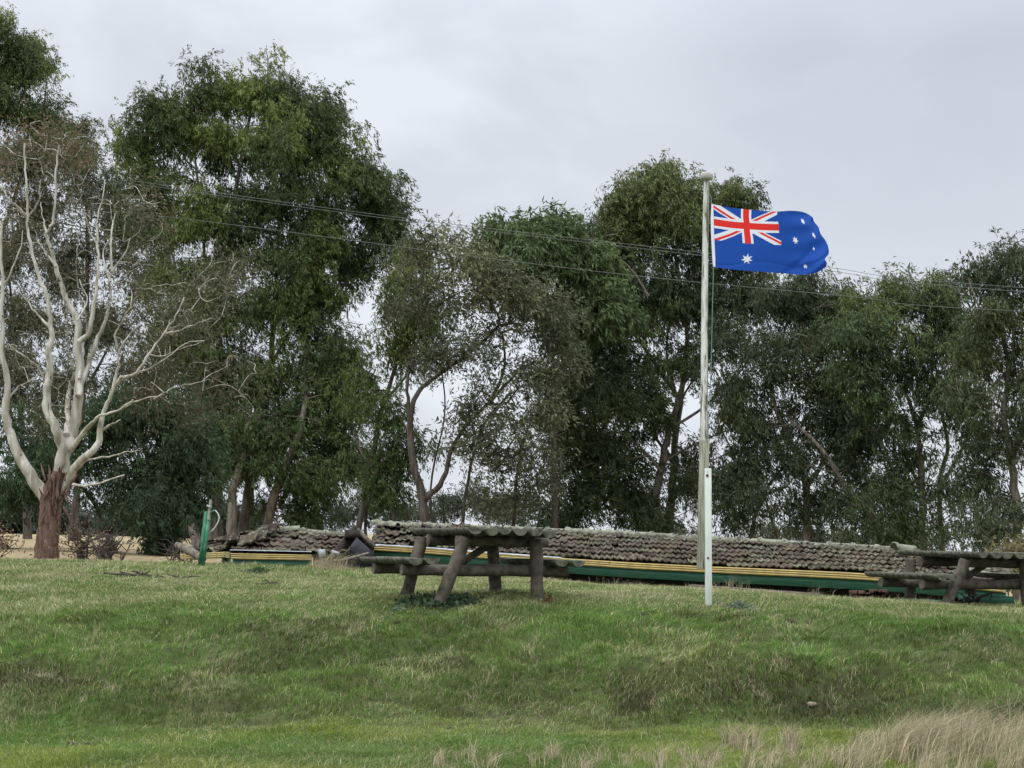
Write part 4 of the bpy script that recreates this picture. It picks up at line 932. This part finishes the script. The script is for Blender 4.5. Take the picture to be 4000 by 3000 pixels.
mb = MB(); strip(mb, [c1 + np.array([-.02, -.03, .02]), c2 + np.array([.0, -.03, .02])], [(0, .01), (.1, .006), (.1, -.004), (0, 0)]); mb.build('flashing', M['tin'], bld, smooth=False)
mb = MB(); strip(mb, [c0 + np.array([.7, -.02, -.04]), c1 + np.array([-.03, -.01, -.04])], FA); strip(mb, [c1 + np.array([.02, -.02, -.06]), c2 + np.array([0, -.02, -.06])], FA); mb.build('fascia_board', M['green'], bld, smooth=False)
# broken gap between the two roof sections
mb = MB(); ap = W(1395, 2068, 33.6)
mb.plank(W(1392, 2070, 33.4), W(1275, 2215, 32.4), .03, .22, up=(0, .2, 1)); mb.plank(W(1385, 2072, 33.4), W(1460, 2138, 32.9), .03, .14, up=(0, .2, 1))
mb.box(W(1378, 2085, 33.1), (.26, .3, .14)); mb.build('barge_board', M['dark_wood'], bld, smooth=False)
mb = MB(); mb.plank(W(1396, 2068, 33.0), W(1462, 2135, 32.8), .02, .07, up=(0, .2, 1)); mb.build('weathered_board', M['old_wood'], bld, smooth=False)
mb = MB(); strip(mb, [c2 + np.array([.02, .1, .0]), W(1330, 2160, 32.8), W(1450, 2150, 34.6)], [(0, 0), (.03, 0), (.03, -.9), (0, -.9)])  # dark strip and backing added as the shade of the opening
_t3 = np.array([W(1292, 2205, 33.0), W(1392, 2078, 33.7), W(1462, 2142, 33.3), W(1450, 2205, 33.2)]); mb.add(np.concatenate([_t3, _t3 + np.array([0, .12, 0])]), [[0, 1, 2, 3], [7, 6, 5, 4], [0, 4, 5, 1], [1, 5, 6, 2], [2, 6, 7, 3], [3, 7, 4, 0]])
mb.build('gap_shade_sheet', M['gap_shade'], bld, smooth=False)
for (x, y, w_, h_, rr_) in ((1258, 2160, .12, .13, .1), (1310, 2158, .14, .05, -.3)):
    mb = MB(); c = W(x, y, 32.2); ca, sa = math.cos(rr_), math.sin(rr_); mb.box(c, (w_, .02, h_), [[ca, 0, -sa], [0, 1, 0], [sa, 0, ca]]); mb.build('tin_scrap', M['tin'], bld, smooth=False)
mb = MB(); mb.plank(W(1446, 2122, 33.7), W(1475, 2133, 33.6), .1, .012); mb.build('tin_scrap', M['tin'], bld, smooth=False)
# things lying about it
def solo(name, mb, m, label, cat, o_, **k):
    ob = mb.build(name, m, None, smooth=False, origin=o_); return tag(ob, label, cat, **k)
mb = MB(); mb.plank(W(2700, 2290, 26.6), W(3195, 2325, 25.6), .14, .05); solo('plank', mb, M['old_wood'], 'long grey plank lying in front of the green board right of the flagpole', 'plank', W(2950, 2310, 26))
mb = MB(); mb.plank(W(3510, 2352, 25.0), W(3700, 2362, 24.6), .03, .11); solo('board', mb, M['green'], 'green board half sunk in grass under the far picnic table', 'board', W(3600, 2358, 24.8))
mb = MB(); mb.plank(W(3745, 2335, 24.6), W(3962, 2345, 24.3), .04, .10); solo('board', mb, M['green'], 'green board behind the far table with its end in the open', 'board', W(3860, 2340, 24.5))
mb = MB()
for k in range(10): mb.box(W(3335 + 13 * k, 2312 + rng.uniform(0, 20), 25.8), (.11, .1, .07), None)
solo('rubble', mb, M['brick'], 'heap of brown broken bricks under the green eave board', 'rubble', W(3390, 2320, 25.8))
mb = MB()
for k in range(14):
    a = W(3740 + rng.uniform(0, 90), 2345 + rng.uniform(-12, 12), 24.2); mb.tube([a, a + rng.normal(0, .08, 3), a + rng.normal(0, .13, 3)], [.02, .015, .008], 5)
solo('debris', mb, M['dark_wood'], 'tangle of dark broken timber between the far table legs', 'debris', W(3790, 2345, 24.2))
mb = MB(); Q, R = smooth_path([W(690, 2128, 34.5), W(740, 2150, 34.3), W(795, 2185, 34)], [.06, .085, .07], 5); mb.tube(Q, R, 10, lump=.04); solo('log', mb, M['bark_grey'], 'grey fallen log leaning behind the green post', 'log', W(740, 2150, 34.3))
mb = MB()
for P in ([(1600, 2345), (1330, 0)],): pass
Q, R = smooth_path([W(1300, 2195, 31.0), W(1370, 2180, 31.2), W(1440, 2160, 31.5)], [.02, .025, .018], 5); mb.tube(Q, R, 7); solo('branch', mb, M['bark_grey'], 'thin grey branch lying in the gap of the broken roof', 'branch', W(1370, 2180, 31.2))

# ------------------------------------------------------------------ green standpost with tap pipe and hose
M['green_metal'] = mat('green_metal', (.035, .17, .095), .6, col2=(.16, .30, .21), scale=9, stretch=(2, 2, 1), ramp=(.5, .7), third=((.02, .08, .05), 6, .6, .7))
M['hose'] = mat('hose', (.46, .47, .42), .6)
pd = 31.5; pb = W(789, 2197, pd); post = empty('standpost', Vector(pb), 'leaning green metal tap post with a curled white hose at the left roof end', 'post')
mb = MB(); a, b = W(786, 2210, pd), W(812, 1998, pd); ax = (b - a) / np.linalg.norm(b - a); sd = np.array([1, 0, 0]) - ax * ax[0]; sd /= np.linalg.norm(sd)
for s in (-.028, .028): mb.plank(a + sd * s, b + sd * s, .024, .06, up=(1, 0, 0))
mb.plank(a + np.array([0, .03, 0]), b + np.array([0, .03, 0]), .02, .07, up=(1, 0, 0))
mb.build('post', M['green_metal'], post, smooth=False)
mb = MB(); mb.tube([W(814, 2030, pd - .04), W(818, 1990, pd - .04), W(824, 1952, pd - .04)], [.026, .026, .024], 10); mb.build('pipe', M['pole_timber'], post)
mb = MB(); c = W(818, 1978, pd - .06); mb.box(c, (.07, .05, .02)); mb.tube([c + np.array([-.04, 0, .015]), c + np.array([-.015, -.03, .0]), c + np.array([.03, 0, -.02])], [.014, .016, .012], 8); mb.build('tap', M['tin'], post)
mb = MB(); Q, R = smooth_path([W(820, 2010, pd - .03), W(828, 1998, pd - .05), W(841, 1993, pd - .06)], [.013] * 3, 5); mb.tube(Q, R, 8); mb.build('spout', M['green_metal'], post)
mb = MB(); Q, R = smooth_path([W(841, 1993, pd - .06), W(852, 2008, pd - .07), W(856, 2024, pd - .08), W(849, 2045, pd - .08), W(837, 2064, pd - .07), W(827, 2075, pd - .06)], [.011] * 6, 5); mb.tube(Q, R, 8); mb.build('hose', M['hose'], post)

# ------------------------------------------------------------------ power lines
M['wire'] = mat('wire', (.13, .13, .125), .7)
for label, pts, r_ in (('upper of the twin power lines crossing the picture', [(0, 628), (597, 717), (1609, 856), (2712, 983), (3237, 1045), (4000, 1124)], .0052),
                   ('lower of the twin power lines, just beneath its pair', [(0, 640), (597, 728), (1609, 866), (2712, 995), (3237, 1058), (4000, 1140)], .0052),
                   ('single lower power line well beneath the twin pair', [(0, 755), (491, 829), (862, 872), (2278, 1054), (3309, 1157), (4000, 1216)], .005)):
    dd = lambda x: 41 - (x / 4000) * 4
    P = [W(x, y, dd(x)) for x, y in pts]; P = [P[0] - (P[1] - P[0]) * 6 + np.array([0, 0, 1.0])] + P + [P[-1] + (P[-1] - P[-2]) * 5 + np.array([0, 0, .8])]
    Q, R = smooth_path(P, [r_] * len(P), 8); mb = MB(); mb.tube(Q, R, 5)
    ob = mb.build('power_line', M['wire'], None, origin=P[3]); tag(ob, label, 'power line', 'power lines')

# ------------------------------------------------------------------ weeds, sticks, clods
def weed(label, px, py, d, rx, ry, n, colr, L_, seed, group=None):
    r = np.random.default_rng(seed); c = W(px, py, d); rxm = rx / F * d
    x = c[0] + r.uniform(-1, 1, n) * rxm * np.sqrt(r.random(n)); y = d + r.normal(0, .5, n) * ry
    z = ground(x, y) + r.uniform(0, .07, n) * (1 - np.abs(x - c[0]) / rxm)
    P = np.stack([x, y, z], 1); D = r.normal(0, 1, (n, 3)); D[:, 2] = np.abs(D[:, 2]) * .5 + .1; D /= np.linalg.norm(D, axis=1)[:, None]
    Wd = np.cross(D, r.normal(size=(n, 3))); Wd /= np.linalg.norm(Wd, axis=1)[:, None]
    Ls = (L_ * r.uniform(.5, 1.3, n))[:, None]
    V = np.stack([P, P + D * Ls * .5 + Wd * Ls * .2, P + D * Ls + np.array([0, 0, -.2]) * Ls, P + D * Ls * .5 - Wd * Ls * .2], 1).reshape(-1, 3)
    q = np.arange(n)[:, None] * 4 + np.arange(4)
    cc = np.repeat(np.array(colr)[None] * r.uniform(.7, 1.3, (n, 1)), 4, 0); og = np.array([c[0], d, gz(c[0], d)])
    ob = mesh_obj('weed', V, q, M['leaf'], cols=cc, smooth=False, origin=og); tag(ob, label, 'weed', group)
weed('dark leafy weeds spread between the legs of the near log table', 1720, 2320, 20.9, 190, .35, 1600, (.045, .075, .036), .085, 1)
weed('small grey-green weed left of the weeds under the log table', 1555, 2330, 20.4, 45, .15, 160, (.09, .14, .08), .05, 2)
weed('silvery-leafed weed right of the flagpole foot', 2885, 2358, 20.8, 65, .15, 420, (.13, .17, .11), .055, 3)
weed('green tuft in front of the left yellow gutter', 1000, 2205, 28.5, 70, .25, 420, (.045, .085, .035), .08, 4)
weed('reddish weed at the right leg of the near log table', 2145, 2335, 21.0, 28, .1, 120, (.12, .06, .035), .05, 5)
def sticks(label, pts, d, r_, m, cat='branch', extra=0, seed=0):
    r = np.random.default_rng(seed); mb = MB(); P = []
    for x, y in pts:
        p = W(x, y, d); p[2] = gz(p[0], p[1]) + r.uniform(.01, .04); p[1] += 0; P.append(p)
    Q, R = smooth_path(P, [r_] * len(P), 4); mb.tube(Q, R, 6)
    for k in range(extra):
        s = Q[r.integers(0, len(Q))]; t = s + np.array([r.normal(0, .2), r.normal(0, .15), r.uniform(0, .07)]); mb.tube([s, (s + t) / 2 + r.normal(0, .02, 3), t], [r_ * .7, r_ * .5, r_ * .3], 5)
    ob = mb.build('branch', m, None, origin=P[0]); tag(ob, label, cat)
def gd(px, py):
    """distance at which the ground is seen at a pixel"""
    ds = np.linspace(12.5, 34, 400); P = np.array([W(px, py, t) for t in ds]); g_ = ground(P[:, 0], P[:, 1]); k = np.where(P[:, 2] <= g_)[0]
    return ds[k[0]] if len(k) else 30
sticks('dead branch with side twigs lying on the left of the crest', [(480, 2262), (560, 2262), (640, 2262), (735, 2262)], 25.2, .022, M['bark_dark'], extra=22, seed=1)
sticks('thin curved stick on the grass left of the near table', [(1000, 2275), (1030, 2277), (1060, 2290), (1090, 2296)], 24.0, .010, M['bark_dark'], extra=2, seed=2)
sticks('short dark stick on the bank at left', [(385, 2678), (425, 2680), (468, 2682)], 17.6, .008, M['bark_dark'], seed=3)
M['clod'] = mat('clod', (.035, .026, .02), .95, col2=(.06, .045, .032), scale=30, bump=.6)
M['pale_rock'] = mat('pale_rock', (.24, .21, .16), .9, col2=(.15, .12, .09), scale=20, bump=.5)
def lump(px, py, r_, label, m, cat='clod', group='dark clods on the grass', seed=0, sq=.6):
    d = gd(px, py); c = W(px, py, d); c[2] = gz(c[0], c[1]) + r_ * .2; r = np.random.default_rng(seed); mb = MB()
    n, k = 10, 7; V = []
    for i in range(k):
        ph = math.pi * i / (k - 1)
        for j in range(n):
            th = 2 * math.pi * j / n; rr = r_ * (1 + r.normal(0, .2)); V.append(c + rr * np.array([math.sin(ph) * math.cos(th) * 1.2, math.sin(ph) * math.sin(th), math.cos(ph) * sq]))
    q = [[i * n + j, (i + 1) * n + j, (i + 1) * n + (j + 1) % n, i * n + (j + 1) % n] for i in range(k - 1) for j in range(n)]
    mb.add(np.array(V), np.array(q)); ob = mb.build('clod' if cat == 'clod' else cat, m, None, origin=c); tag(ob, label, cat, group)
for i, (x, y, r_, lb) in enumerate(((3080, 2432, .045, 'largest dark clod on the crest between flagpole and right table'), (3112, 2437, .03, 'dark clod touching the largest one on its right'), (3138, 2358, .024, 'small clod behind the largest pair, near the roof'), (2875, 2413, .022, 'small dark clod just below right of the flagpole foot'),
        (2515, 2402, .028, 'dark clod on the crest left of the flagpole foot'), (2521, 2366, .018, 'tiny clod above the dark one left of the flagpole'), (1973, 2448, .032, 'dark clod below the near table'), (1750, 2397, .022, 'small clod below the weeds of the near table'), (1554, 2437, .026, 'clod on the grass below left of the near table'),
        (1500, 2560, .03, 'dark clod high on the bank left of centre'), (3220, 2538, .04, 'clod at the lip of the bank near the mossy patch'), (275, 2915, .035, 'brown clod in the low left grass'), (340, 2913, .028, 'dark clod right of the brown one in the low left grass'), (1760, 2850, .022, 'small clod on the low grass at centre'))):
    lump(x, y, r_, lb, M['clod'], seed=i)
lump(3172, 2768, .04, 'pale rounded stone at the foot of the bank on the right', M['pale_rock'], 'stone', None, 60)
lump(2700, 2790, .018, 'little pale stone at the foot of the bank below the flagpole', M['pale_rock'], 'stone', None, 61)
lump(2032, 2785, .02, 'pale tan fallen leaf scrap on the low grass at centre', M['pale_rock'], 'leaf', None, 62, sq=.9)
